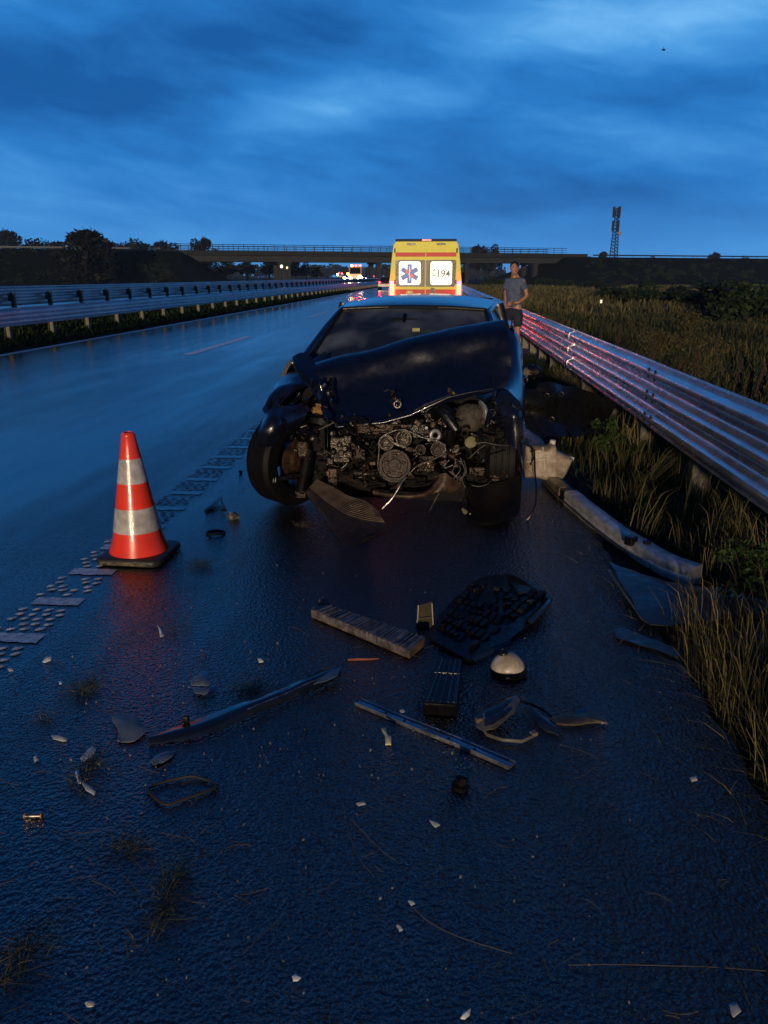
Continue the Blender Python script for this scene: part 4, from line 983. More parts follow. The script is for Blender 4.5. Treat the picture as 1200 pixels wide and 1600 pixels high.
b = MB(); b.sheet([[CP(x*0.77, 3.05, 1.0), CP(0, 3.05, 1.03), CP(-x*0.77, 3.05, 1.0)] if 0 else [CP(-0.74, ly, z), CP(-0.4, ly, z+0.03), CP(0, ly, z+0.04), CP(0.4, ly, z+0.03), CP(0.74, ly, z)] for x, ly, z in ((1, 3.12, 0.99), (1, 3.5, 1.0), (1, 3.76, 0.97), (1, 3.80, 0.80), (1, 3.86, 0.5), (1, 3.80, 0.25))], 0.03, 2); b.build('boot_lid', M_CAR, car, 50)
b = MB(); b.sheet([[CP(-0.56, 2.70, 1.30), CP(0, 2.73, 1.325), CP(0.56, 2.70, 1.30)], [CP(-0.61, 2.95, 1.15), CP(0, 3.0, 1.17), CP(0.61, 2.95, 1.15)], [CP(-0.64, 3.14, 1.01), CP(0, 3.2, 1.03), CP(0.64, 3.14, 1.01)]], 0.006, 3); b.build('rear_window', M_GL, car, 60)
# windscreen with its black border
ws = [[CP(x*0.562, 1.155+0.03*(1-x*x), 1.285+0.018*(1-x*x)) for x in (-1, -0.5, 0, 0.5, 1)], [CP(x*0.625, 0.90-0.05*(1-x*x), 1.135+0.01*(1-x*x)) for x in (-1, -0.5, 0, 0.5, 1)], [CP(x*0.685, 0.60-0.08*(1-x*x), 0.965) for x in (-1, -0.5, 0, 0.5, 1)]]
b = MB(); b.sheet(ws, 0.006, 4); b.build('windscreen', M_GL, car, 60)
b = MB()
for r_ in ([ws[0][i] for i in range(5)], [ws[0][0], ws[1][0], ws[2][0]], [ws[0][4], ws[1][4], ws[2][4]]): b.tube([p+Vector((0, -0.008, 0.004)) for p in r_], 0.016, 6)
b.build('windscreen_seal', M_BLK, car, 60)
b = MB(); b.box(CP(-0.04, 1.02, 1.205), (0.20, 0.03, 0.05)); b.tube([CP(-0.04, 0.93, 1.21), CP(-0.04, 1.0, 1.27)], 0.012, 5); b.build('rear_view_mirror', M_BAY, car, bevel=0.01)
b = MB(); q = W(650, 518, 5.9); b.box(q+Vector((0, 0.0, 0)), (0.055, 0.004, 0.05)); b.build('windscreen_sticker', mat('yellow_sticker', (0.30, 0.30, 0.08), 0.6), car)
# cabin
b = MB(); b.box(CP(0, 0.90, 0.74), (1.36, 0.5, 0.30)); b.box(CP(0.34, 0.92, 0.90), (0.40, 0.30, 0.08)); b.build('dashboard', M_BLK, car, bevel=0.04)
b = MB(); b.ring(CP(0.34, 1.25, 0.88), 0.18, 0.017, (0, -0.85, 0.5), 28, 8); b.tube([CP(0.34, 1.0, 0.84), CP(0.34, 1.25, 0.88)], 0.03, 6); b.box(CP(0.34, 1.24, 0.88), (0.32, 0.02, 0.05)); b.build('steering_wheel', M_BLK, car, 60)
for s in (-1, 1):
    b = MB(); b.box(CP(0.34*s, 1.75, 0.52), (0.50, 0.50, 0.16)); st_ = b.build('seat', M_CLOTH, car, bevel=0.05)
    b = MB(); b.box(CP(0.34*s, 2.0, 0.82), (0.48, 0.14, 0.55)); b.box(CP(0.34*s, 2.03, 1.13), (0.26, 0.10, 0.16)); b.build('backrest', M_CLOTH, st_, bevel=0.04)
b = MB(); b.box(CP(0, 2.72, 0.78), (1.25, 0.16, 0.5)); b.build('rear_bench', M_CLOTH, car, bevel=0.05)
b = MB(); b.box(CP(0, 2.0, 0.26), (1.5, 3.1, 0.06), Matrix.Rotation(-phi, 3, 'Z')); b.build('floor_pan', M_BAY, car)
b = MB(); b.box(CP(0, 2.0, 0.22), (1.46, 3.2, 0.22), Matrix.Rotation(-phi, 3, 'Z')); b.box(CP(0, 0.45, 0.20), (1.2, 0.9, 0.20), Matrix.Rotation(-phi, 3, 'Z')); b.build('underbody_block', M_BAY, car)  # solid box added under the floor to block red lamp light
# wheels
def wheel(c, axis, r=0.315, w=0.205, rim=True):
    c = Vector(c); ax = Vector(axis).normalized(); b = MB(); h = w/2
    pr = [(r*0.66, -h*0.96), (r*0.80, -h*1.04), (r*0.93, -h), (r*0.985, -h*0.82)]
    for i in range(4):
        a = -h*0.74+i*h*0.40; pr += [(r, a), (r, a+h*0.27), (r*0.975, a+h*0.29), (r*0.975, a+h*0.37)]
    pr += [(r, h*0.84), (r*0.93, h), (r*0.80, h*1.04), (r*0.66, h*0.96)]
    b.lathe(pr, c, ax, 48, cap=False); t = b.build('tyre', M_RUB, car, 25)
    b = MB(); b.lathe([(r*0.67, -h*0.95), (r*0.62, -h*0.7), (r*0.60, h*0.6), (r*0.67, h*0.95)], c, ax, 36, cap=False)
    q = Vector((0,0,1)).rotation_difference(ax).to_matrix()
    for k in range(5):
        a = k*2*math.pi/5; d = q @ Vector((math.cos(a), math.sin(a), 0)); b.tube([c+ax*h*0.55, c+ax*h*0.62+d*r*0.62], [0.045, 0.028], 6)
    b.lathe([(0.05, 0), (0.05, h*0.7), (0.02, h*0.75)], c, ax, 12)
    b.build('rim', mat('dirty_alloy', (0.05, 0.05, 0.05), 0.45, 0.8, var=0.4), t, 40); return t
wc = W(455, 733, 5.06); wc.z = 0.318
wheel(wc, (-0.80, 0.60, 0.03))
ax_ = Vector((-0.80, 0.60, 0.03)).normalized()
b = MB(); b.lathe([(0.135, 0.0), (0.14, 0.012), (0.08, 0.018), (0.075, 0.05)], wc-ax_*0.06, ax_*-1, 28); b.build('brake_disc', M_RUST, car, 40)
b = MB(); b.box(wc-ax_*0.05+Vector((0.06, -0.02, 0.08)), (0.09, 0.12, 0.12)); b.build('brake_caliper', M_ENG, car, bevel=0.02)
wheel(CP(0.74, 0.26, 0.375), (1, -0.05, 0))
for s in (-1, 1): wheel(CP(0.76*s, 2.70, 0.318), (s, 0, 0))
# buckled bonnet: rows run from the rear edge, over the ridge, down to the torn front lip
def row(Y, *pp): return [W(x, y, Y+(dy[0] if dy else 0)) for x, y, *dy in pp]
H = [row(5.52, (505,585), (575,572), (650,556), (725,541), (789,530)),
     row(5.46, (484,566), (560,548.5), (640,530), (722,511.5), (787,499)),
     row(5.29, (489,578), (563,560), (643,540), (725,522), (791,512)),
     row(5.20, (500,612), (570,600), (648,584), (728,566), (798,545)),
     row(5.09, (511,644), (578,632), (650,616), (722,600), (798,578, .05)),
     row(5.00, (522,662), (582,655), (650,636), (712,618), (792,600, .1)),
     row(4.97, (527,669), (584,664), (648,645), (706,626), (788,606, .12))]
b = MB(); b.sheet(H, 0.012, 8, 0.022, 4.6, 4); hood = b.build('bonnet', M_HOOD, car, 22)
# rolled front lip with bare metal where the paint flaked
b = MB(); b.tube([W(527,667,4.97), W(560,664,4.965), W(600,660,4.96), (W(640,649,4.96)), W(670,635,4.96), W(700,621,4.97), W(730,614,4.98), W(770,607,5.0)], [0.012, 0.014, 0.012, 0.013, 0.014, 0.012, 0.010, 0.008], 7); b.build('bonnet_lip', M_HOOD, hood, 60)
b = MB(); b.tube([W(646,642,4.942), W(664,633,4.944), W(690,622,4.948), W(703,618,4.955)], [0.003, 0.0065, 0.005, 0.002], 5); b.build('scraped_edge', M_BRT, hood, 60)
# left folded corner + hinge strut
b = MB(); b.sheet([[W(487,559,5.40), W(472,553,5.42), W(459,560,5.42)], [W(494,575,5.34), W(474,574,5.3), W(458,572,5.33)], [W(505,602,5.2), W(486,598,5.17), W(466,586,5.22)], [W(512,640,5.08), W(503,628,5.06), W(490,612,5.12)], [W(525,668,4.98), W(516,658,4.98), W(508,645,5.02)]], 0.012, 4, 0.02, 7, 2); b.build('folded_corner', M_HOOD, hood, 60)
b = MB(); b.tube([W(458,566,5.30), W(470,583,5.20), W(490,596,5.10), W(507,601,5.03)], 0.010, 6); b.build('hinge_strut', M_BLK, hood, 60)
b = MB(); b.tube([W(505,604,5.0), W(509,600,5.0)], 0.012, 6); b.blob(W(457,567,5.28), (0.014, 0.01, 0.012)); b.build('bolt', M_BRT, hood, 60)
# latch and badge remains on the bonnet
def chips(name, parent, c, n, spread, m, seed, size=(0.008, 0.03), Y=None):
    r_ = random.Random(seed); b = MB()
    for i in range(n):
        p = W(c[0]+r_.uniform(-1, 1)*spread[0], c[1]+r_.uniform(-1, 1)*spread[1], c[2]+r_.uniform(-0.015, 0.015))
        s = [r_.uniform(*size) for _ in range(3)]; b.box(p, s, Matrix.Rotation(r_.uniform(0, 3), 3, 'Y') @ Matrix.Rotation(r_.uniform(0, 3), 3, 'X'))
    return b.build(name, m, parent, bevel=0.002)
chips('torn_latch', hood, (619, 622, 5.02), 9, (7, 11), M_ENG2, 1, (0.010, 0.035)); chips('torn_latch_bright', hood, (621, 626, 4.99), 4, (4, 9), M_BRT, 2, (0.005, 0.016))
b = MB(); b.ring(W(621,632,4.985), 0.022, 0.006, (0, -1, 0.3), 16, 6); b.build('badge_ring', M_BRT, hood, 60)
chips('hook', hood, (706, 612, 5.00), 5, (8, 4), M_RUST, 3, (0.006, 0.03)); chips('dent_flake', hood, (550, 649, 4.96), 3, (8, 3), M_BRT, 4, (0.004, 0.012))
b = MB(); b.tube([W(727,578,5.26), W(732,581,5.25), W(733,585,5.24), W(729,588,5.23)], 0.0022, 4); b.tube([W(717,598,5.15), W(725,596,5.15)], 0.002, 4); b.tube([W(600,611,5.10), W(608,609,5.1)], 0.0015, 4); b.build('scratch', M_BRT, hood)
# left wing, crumpled outward
b = MB(); b.sheet([row(0, (509,550,5.56), (482,566,5.58), (456,581,5.56), (436,598,5.46), (422,618,5.26)), row(0, (507,572,5.50), (478,584,5.44), (447,600,5.33), (425,618,5.18), (410,638,5.05)),
                   row(0, (500,596,5.36), (474,604,5.30), (448,616,5.22), (428,634,5.14), (416,650,4.98)),
                   row(0, (470,606,5.26), (452,618,5.22), (438,634,5.18), (424,648,5.02), (407,664,4.90))], 0.006, 5, 0.03, 5, 8); b.build('left_wing', M_CAR, car, 60)
b = MB(); b.sheet([row(0, (478,630,5.00), (450,634,4.90), (428,638,4.82), (411,652,4.80)), row(0, (474,652,4.94), (448,658,4.80), (426,664,4.72), (406,674,4.74)), row(0, (462,668,4.96), (446,680,4.80), (424,685,4.72), (404,690,4.76)), row(0, (450,690,4.98), (438,692,4.84), (420,697,4.78), (408,700,4.80))], 0.006, 6, 0.035, 9, 5); b.build('torn_wing_flap', M_CAR, car, 60)
b = MB(); b.tube([W(472,594,5.40), W(458,610,5.25), W(440,628,5.05), W(436,634,5.0)], 0.006, 5); b.build('wing_edge_wire', M_ENG2, car, 60)
# right wing
b = MB(); b.sheet([row(0, (789,510,5.85), (803,520,5.80), (814,545,5.75), (818,575,5.72)), row(0, (789,548,5.60), (803,560,5.55), (814,580,5.50), (819,610,5.50)), row(0, (789,585,5.35), (803,600,5.28), (815,625,5.26), (819,650,5.28)), row(0, (782,606,5.15), (797,612,5.10), (811,635,5.08), (817,665,5.10)), ], 0.008, 4, 0.015, 5, 11); b.build('right_wing', M_CAR, car, 60)
b = MB(); b.sheet([row(0, (745,618,5.25), (770,612,5.12), (795,612,5.05), (812,628,5.02)), row(0, (750,640,5.10), (776,640,5.0), (800,642,4.94), (816,655,4.96)), row(0, (765,668,5.06), (785,664,4.97), (802,668,4.93), (817,680,4.95)), row(0, (780,700,5.06), (792,706,5.0), (804,712,4.95), (816,720,4.97))], 0.006, 5, 0.03, 7, 13); b.build('crushed_wing_corner', M_CAR, car, 60)
b = MB(); b.sheet([row(0, (793,700,5.02), (805,715,4.98), (817,700,5.05)), row(0, (790,750,5.02), (805,760,4.98), (816,755,5.05)), row(0, (785,800,5.02), (800,815,4.98), (811,800,5.05))], 0.006, 4, 0.015, 7, 14); b.build('wing_liner', M_BLK, car, 60)
# door mirror torn and hanging
mm_ = W(828, 580, 6.0)
b = MB(); b.blob(mm_+Vector((0.02, 0, 0)), (0.075, 0.06, 0.05), 12, 8, 0.25, 3); b.tube([mm_+Vector((-0.10, 0.02, 0.03)), mm_], 0.018, 6); mr_ = b.build('door_mirror', M_BLK, car, 50)
b = MB(); b.box(mm_+Vector((-0.035, -0.055, 0.0)), (0.05, 0.02, 0.05), Matrix.Rotation(0.5, 3, 'Y')); b.tube([mm_+Vector((-0.05,-0.05,0.03)), mm_+Vector((-0.09,-0.03,-0.03)), mm_+Vector((-0.03,-0.04,-0.05))], 0.005, 5); b.build('mirror_stub', M_RUST, mr_)
# bulkhead, inner wings, strut tops (near-black colour stands in for bay shade)
b = MB(); b.box(CP(0, 0.44, 0.60), (1.42, 0.05, 0.66), Matrix.Rotation(-phi, 3, 'Z')); b.build('bulkhead', M_BAY, car)
for s in (-1, 1):
    b = MB(); b.box(CP(0.60*s, 0.26, 0.52), (0.10, 0.40, 0.34), Matrix.Rotation(-phi+0.12*s, 3, 'Z')); b.lathe([(0.10, 0), (0.11, 0.06), (0.07, 0.08)], CP(0.53*s, 0.18, 0.62), (0, 0, 1), 16); b.build('inner_wing', M_BAY, car, bevel=0.02)
b = MB(); b.sheet([row(0, (470,650,5.12), (490,652,5.06), (512,655,5.04)), row(0, (466,690,5.12), (490,695,5.04), (512,695,5.02)), row(0, (470,735,5.12), (492,740,5.05), (512,742,5.04))], 0.01, 4, 0.02, 8, 9); b.build('wheel_liner', M_BLK, car, 60)
b = MB(); b.box(CP(0, 0.30, 0.24), (1.15, 0.5, 0.10), Matrix.Rotation(-phi, 3, 'Z')); b.build('subframe', M_BAY, car, bevel=0.02)

# ---- engine
ye = 4.93
eb = MB(); p = W(612, 700, 5.42); eb.box(p, (0.50, 0.56, 0.42)); p = W(612, 655, 5.42); eb.box(p, (0.46, 0.6, 0.14)); eng = eb.build('engine_block', M_BAY, car, bevel=0.02)
def lump_part(name, px, py, Y, sx, sy, sz, m, seed, bev=0.008, parent=None, n=5):
    r_ = random.Random(seed); c = W(px, py, Y); b = MB()
    b.box(c, (sx, sy, sz))
    for i in range(n):
        q = c+Vector((r_.uniform(-.5, .5)*sx, -sy*0.5-0.005, r_.uniform(-.5, .5)*sz)); k = r_.uniform(0.15, 0.42)
        if r_.random() < 0.5: b.box(q, (sx*k, 0.04, sz*k*0.8))
        else: b.lathe([(min(sx, sz)*k*0.5, 0), (min(sx, sz)*k*0.5, 0.025), (min(sx, sz)*k*0.3, 0.03)], q, (0, -1, 0.1), 10)
    return b.build(name, m, parent or car, bevel=bev)
def pulley(px, py, Y, r_, nm='pulley', m=None, holes=0, m2=None):
    c = W(px, py, Y); a = (0.03, -1, 0.12); b = MB()
    b.lathe([(r_*0.62, 0), (r_*0.96, -0.004), (r_, 0.004), (r_*0.93, 0.010), (r_, 0.016), (r_*0.93, 0.022), (r_, 0.028), (r_*0.95, 0.036), (r_*0.80, 0.036), (r_*0.76, 0.022), (r_*0.40, 0.018), (r_*0.36, 0.030), (r_*0.16, 0.032), (0.001, 0.032)], c, a, 30)
    o = b.build(nm, m if m not in (None, M_ENG) else mat('oily_dark_pulley', (0.020, 0.011, 0.007), 0.42, 0.5, vs=30, col2=(0.005, .004, .004), bump=.5, bs=80), car, 30)
    if holes:
        b = MB(); q = Vector((0,0,1)).rotation_difference(Vector(a).normalized()).to_matrix()
        for k in range(holes):
            t_ = k*2*math.pi/holes+0.3; d = q @ Vector((math.cos(t_), math.sin(t_), 0))*r_*0.58; b.blob(c+d+q @ Vector((0, 0, 0.022)), (r_*0.13, 0.012, r_*0.09))
        b.build('pulley_window', m2 or mat('coppery_metal', (0.13, 0.07, 0.04), 0.4, 0.6, var=0.3), o, 60)
    return o
pulley(617, 726, 4.90, 0.108, 'crank_pulley', M_ENG, 5)
pulley(604, 691, 4.93, 0.052, 'idler_pulley', M_ENG2); pulley(631, 685, 4.93, 0.055, 'water_pump_pulley', M_ENG2); pulley(684, 701, 4.94, 0.050, 'tensioner_pulley', M_ENG)
pulley(657, 702, 4.95, 0.036, 'idler_pulley', M_ENG)
def belt(pts, w=0.024):
    b = MB(); n = len(pts); vs = []
    for p in pts:
        q = W(*p); vs += [q+Vector((0, -w/2, 0)), q+Vector((0, w/2, 0))]
    b.add(vs, [(2*i, 2*i+1, 2*((i+1) % n)+1, 2*((i+1) % n)) for i in range(n)])
    o = b.build('drive_belt', M_HOSE, car); md = o.modifiers.new('solid', 'SOLIDIFY'); md.thickness = 0.006; return o
yb = 4.895
bp_ = [(617+27*math.cos(a), 726+27*math.sin(a), yb) for a in np.linspace(0.5, 3.3, 12)]+[(592, 700, yb), (591, 692, yb), (594, 683, yb), (604, 677, yb), (618, 671, yb), (632, 670, yb), (660, 682, yb), (684, 688, yb), (696, 694, yb), (697, 703, yb), (688, 713, yb), (652, 728, yb)]
belt(bp_)
lump_part('timing_cover', 600, 668, 5.0, 0.34, 0.10, 0.06, M_ENG, 21, n=7); lump_part('cylinder_head', 575, 660, 5.05, 0.22, 0.12, 0.05, M_BAY, 22, n=9)
lump_part('alternator', 533, 700, 4.98, 0.13, 0.14, 0.17, M_ENG2, 23, n=7); lump_part('compressor', 540, 742, 5.0, 0.12, 0.12, 0.07, M_BAY, 24, n=5)
lump_part('power_steering_pump', 667, 722, 4.97, 0.10, 0.10, 0.10, M_ENG, 25, n=8); lump_part('pump_bracket', 520, 745, 4.96, 0.06, 0.05, 0.12, M_RUST, 26, n=4)
lump_part('filter_housing', 655, 672, 5.02, 0.14, 0.10, 0.10, M_BLK, 27, n=6); lump_part('coolant_flange', 560, 705, 5.02, 0.10, 0.08, 0.10, M_ENG, 28, n=7)
b = MB(); b.blob(W(671, 724, 4.93), (0.036, 0.03, 0.038), 12, 8, 0.25, 5); b.build('shiny_housing', mat('polished_alloy', (0.40, 0.28, 0.20), 0.22, 0.85, var=0.4, vs=30), car, 60)
b = MB(); b.blob(W(735, 653, 5.02), (0.105, 0.08, 0.095), 14, 10, 0.10, 4); b.build('air_filter_box', M_AIRB, car, 60)
b = MB(); b.sheet([row(0, (745,624,5.05), (752,626,4.99), (760,634,4.97)), row(0, (752,640,5.0), (758,642,4.95), (764,650,4.96)), row(0, (750,662,5.0), (757,664,4.96), (763,668,4.98))], 0.004, 4, 0.01, 9, 3); b.build('bracket', mat('pale_grey_panel', (0.17, 0.20, 0.20), 0.4, 0.3, var=0.3), car, 60)
b = MB(); b.tube([W(676, 648, 5.08), W(690, 640, 5.0), W(702, 650, 4.93), W(706, 670, 4.92), W(702, 690, 4.95), W(690, 700, 5.02)], [0.045, 0.05, 0.05, 0.046, 0.042, 0.03], 14); b.build('intake_hose', M_HOSE, car, 60)
b = MB(); b.ring(W(678, 648, 4.96), 0.050, 0.006, (0.1, -1, 0.3), 24, 6); b.build('hose_clamp', M_ENG2, car, 60)
b = MB(); b.ring(W(680, 680, 4.93), 0.030, 0.014, (0.3, -1, 0.0), 20, 8); b.build('bright_flange', mat('pale_flange', (.30, .30, .30), .4, .5, var=.3), car, 60)
b = MB(); b.lathe([(0.02, 0), (0.038, 0.005), (0.038, 0.014), (0.03, 0.018), (0.038, 0.022), (0.036, 0.032), (0.02, 0.036)], W(734, 692, 4.97), (0.4, -1, 0.5), 20); b.build('filler_cap', mat('olive_cap', (0.20, 0.19, 0.10), 0.45), car, 40)
b = MB(); b.tube([W(545, 738, 4.99), W(560, 739, 4.96), W(575, 741, 4.96), W(588, 738, 4.99)], 0.026, 10); b.build('coolant_pipe', M_ENG2, car, 60)
b = MB(); b.tube([W(635, 745, 4.80), W(628, 753, 4.78), W(620, 768, 4.76), (W(612, 780, 4.75)), W(597, 795, 4.74)], [0.010, 0.009, 0.008, 0.007, 0.006], 7); b.build('bent_rod', M_BRT, car, 60)
b = MB(); b.tube([W(584, 769, 4.84), W(612, 774, 4.80), W(640, 776, 4.78), W(662, 773, 4.80), W(676, 765, 4.83), W(688, 748, 4.86)], [0.019, 0.018, 0.018, 0.019, 0.02, 0.02], 8); cm = b.build('crossmember', M_RUST, car, 60)
b = MB(); b.sheet([row(0, (684,742,4.86), (696,739,4.84), (708,748,4.85), (722,756,4.88)), row(0, (680,757,4.84), (692,757,4.82), (702,762,4.83), (714,766,4.86)), row(0, (668,772,4.82), (680,770,4.81), (692,768,4.82), (704,770,4.86))], 0.008, 3, 0.01, 9, 6); b.build('flange', M_RUST, cm, 60)
# ball joint boot and drive shaft inside the front left wheel
c = W(431, 749, 4.84); b = MB(); b.lathe([(0.020, 0), (0.034, 0.008), (0.028, 0.016), (0.040, 0.024), (0.032, 0.032), (0.042, 0.040), (0.034, 0.050), (0.036, 0.060), (0.015, 0.068)], c, (-0.9, -0.4, 0.1), 20); b.build('joint_boot', mat('grey_boot', (0.28, 0.28, 0.27), 0.5, var=0.4, vs=40), car, 50)
b = MB(); b.tube([c, W(447, 746, 4.88), W(470, 743, 4.98)], [0.014, 0.018, 0.020], 9); b.build('tie_rod', M_ENG2, car, 60)
b = MB(); b.tube([W(484, 700, 5.0), W(478, 730, 5.0), W(470, 770, 4.98)], [0.045, 0.05, 0.035], 10); b.build('suspension_strut', M_BAY, car, 60)
# golden insulation / lamp remnants behind the left wing
for i, (x, y, s_) in enumerate([(493, 640, .034), (503, 644, .024), (478, 645, .016), (497, 633, .018), (486, 640, .016), (508, 637, .016), (459, 643, .010)]):
    b = MB(); b.blob(W(x, y, 5.03), (s_, s_*0.7, s_*0.6), 8, 6, 0.5, i); b.build('lamp_fragment', mat('amber_plastic', (0.30, 0.17, 0.05), 0.4, var=0.5, vs=30), car)
# torn splash shield, ribbed, hanging below the bumper line
ss = [row(0, (495,750,4.86), (520,762,4.83), (545,777,4.78), (572,784,4.75), (592,800,4.66)),
      row(0, (488,758,4.82), (514,778,4.74), (542,795,4.62), (572,803,4.58), (598,812,4.53)),
      row(0, (478,767,4.78), (508,794,4.64), (534,815,4.48), (566,826,4.42), (605,823,4.48)),
      row(0, (482,778,4.76), (504,800,4.60), (528,832,4.36), (548,848,4.24), (590,834,4.38)),
      row(0, (488,786,4.74), (508,812,4.54), (528,840,4.31), (543,859,4.15), (572,842,4.30))]
b = MB(); b.sheet(ss, 0.006, 5, 0.010, 8, 5); sh_ = b.build('splash_shield', M_MUD, car, 60)
b = MB()
for k in range(11):
    f = k/10*0.9; pts = []
    for i in range(12):
        t_ = i/11; u = 4*t_; i0 = min(int(u), 3); fu = u-i0
        a0 = ss[0][i0].lerp(ss[0][i0+1], fu); a1 = ss[1][i0].lerp(ss[1][i0+1], fu); a2 = ss[2][i0].lerp(ss[2][i0+1], fu)
        q = a0.lerp(a1, f*1.6) if f < 0.625 else a1.lerp(a2, (f-0.625)*1.5); pts.append(q+Vector((0, -0.004, 0.004)))
    b.tube(pts, 0.0022, 4)
b.build('rib', mat('worn_rib', (0.16, 0.12, 0.085), 0.45, var=0.5, vs=12), sh_)
for (x, y, Y) in ((483, 770, 4.77), (548, 790, 4.67), (581, 795, 4.65), (584, 803, 4.60), (561, 799, 4.62)):
    b = MB(); b.ring(W(x, y, Y-0.012), 0.006, 0.002, (0, -1, 0.3), 12, 5); b.build('grommet', M_BRT, sh_, 60)
b = MB(); b.sheet([row(0, (730,752,4.98), (755,757,4.88), (785,752,4.90), (812,742,4.96)), row(0, (730,785,4.90), (755,790,4.78), (785,786,4.80), (812,776,4.90)), row(0, (728,806,4.72), (752,818,4.60), (780,816,4.61), (810,804,4.74))], 0.006, 4, 0.015, 6, 15); b.build('wheel_arch_liner', mat('dark_muddy_liner', (0.006, 0.0045, 0.003), 0.6, vs=9, spec=0.15, col2=(0.002, .002, .002), bump=.3, bs=40), car, 60)
for i, (x, y, sx, sz, m_) in enumerate([(745,735,.10,.06,M_ENG),(775,742,.13,.05,M_RUST),(758,748,.10,.05,M_BAY),(790,735,.06,.05,M_ENG),(712,700,.05,.06,M_ENG2),(716,722,.05,.06,M_ENG2),(702,742,.06,.07,M_RUST),(760,690,.12,.10,M_BAY),(780,680,.06,.10,M_BAY),
                                     (500,685,.08,.16,M_BAY),(505,730,.06,.10,M_BAY),(470,770,.08,.05,M_ENG),(650,750,.14,.06,M_BAY),(590,756,.12,.05,M_BAY)]):
    lump_part('broken_fitting', x, y, 5.0, sx, 0.08, sz, m_, 60+i, n=5)
# wires, hoses and cables
def px_path(pts, wob=0.0, seed=0):
    r_ = random.Random(seed); P_ = [W(*p) for p in pts]; out = []
    for i in range(len(P_)-1):
        p0 = P_[max(i-1, 0)]; p1 = P_[i]; p2 = P_[i+1]; p3 = P_[min(i+2, len(P_)-1)]
        for k in range(5):
            f = k/5; out.append(0.5*((2*p1)+(-p0+p2)*f+(2*p0-5*p1+4*p2-p3)*f*f+(-p0+3*p1-3*p2+p3)*f**3))
    out.append(P_[-1]); return out
def cable(pts, r_, m, nm='cable', parent=car): b = MB(); b.tube(px_path(pts), r_, 5); return b.build(nm, m, parent, 60)
cable([(744,694,4.93),(757,691,4.91),(775,695,4.90),(795,696,4.93)], 0.0032, M_WIRE)
cable([(733,716,4.93),(747,703,4.92),(758,695,4.92)], 0.003, M_WIRE); cable([(756,700,4.92),(748,706,4.9),(742,716,4.9)], 0.0025, M_HOSE)
cable([(470,668,4.98),(485,670,4.95),(500,666,4.95),(513,660,4.95)], 0.004, M_ENG2); cable([(496,672,4.95),(510,666,4.93),(522,660,4.93)], 0.004, M_WIRE)
cable([(737,758,4.88),(748,760,4.86),(760,757,4.87),(766,752,4.9)], 0.0028, M_WIRE)
for i in range(9):
    r_ = random.Random(100+i); x = 715+r_.uniform(-4, 10); cable([(x,718+r_.uniform(-6,10),4.93),(x+r_.uniform(-9,9),735+r_.uniform(-6,6),4.88),(x+r_.uniform(-8,8),748,4.86),(x+r_.uniform(-6,6),758+r_.uniform(-4,6),4.9)], 0.0032, random.Random(i).choice([M_WIRE, M_ENG2, M_HOSE]))
cable([(729,758,4.88),(727,772,4.80),(724,784,4.70),(727,795,4.64)], 0.003, M_HOSE)
chips('connector', car, (729, 799, 4.62), 4, (6, 4), mat('olive_plug', (0.16, 0.16, 0.09), .5), 71, (0.008, 0.022))
cable([(686,770,4.86),(678,785,4.85),(668,805,4.83),(659,823,4.82)], [0.003]*99 if 0 else 0.0028, M_ENG2)
cable([(812,690,4.94),(823,694,4.90),(833,702,4.88),(835,712,4.88),(836,740,4.86),(838,772,4.84),(834,795,4.80),(822,815,4.78),(813,825,4.8)], 0.006, M_HOSE)
cable([(814,692,4.92),(814,710,4.9),(818,735,4.9),(819,745,4.92)], 0.006, M_HOSE)
chips('plug', car, (820, 688, 4.90), 5, (5, 5), M_BLK, 72, (0.01, 0.03))
for i in range(110):
    r_ = random.Random(300+i); x = r_.uniform(520, 800); y = r_.uniform(655 if x < 700 else 640, 760 if x > 560 else 740); Y_ = r_.uniform(4.93, 5.0)
    pts = [(x, y, Y_)]
    for k in range(3): pts.append((pts[-1][0]+r_.uniform(-18, 22), pts[-1][1]+r_.uniform(-8, 14), Y_+r_.uniform(-.02, .02)))
    cable(pts, r_.choice([0.002, 0.003, 0.004, 0.006, 0.009]), r_.choice([M_HOSE, M_HOSE, M_HOSE, M_ENG, M_BAY, M_RUST]), r_.choice(['cable', 'hose', 'pipe']))
r_ = random.Random(9)
for i in range(230):
    x = r_.uniform(515, 705) if i < 150 else r_.uniform(440, 800); y = r_.uniform(655, 750) if i < 150 else r_.uniform(640, 740)
    if x < 600 and y < 664: y += 10
    c = W(x, y, r_.uniform(4.95, 5.02)); b = MB(); k = r_.random()
    if k < 0.4: b.box(c, (r_.uniform(.012, .05), r_.uniform(.01, .04), r_.uniform(.010, .035)), Matrix.Rotation(r_.uniform(-1, 1), 3, 'Y'))
    elif k < 0.75: b.lathe([(0.4*(q := r_.uniform(.008, .024)), 0.012), (q, 0.008), (q, -0.02)], c, (r_.uniform(-.4, .4), -1, r_.uniform(-.3, .4)), 10)
    else: b.ring(c, r_.uniform(.012, .026), r_.uniform(.003, .006), (r_.uniform(-.5, .5), -1, r_.uniform(-.4, .4)), 14, 5)
    b.build(('bolt', 'boss', 'clamp')[0 if k < 0.4 else 1 if k < .75 else 2], r_.choice([M_ENG, M_ENG, M_ENG2, M_RUST, M_HOSE, M_HOSE, M_BAY, M_BAY] + ([M_BRT] if i % 12 == 0 else [])), car, bevel=0.002)

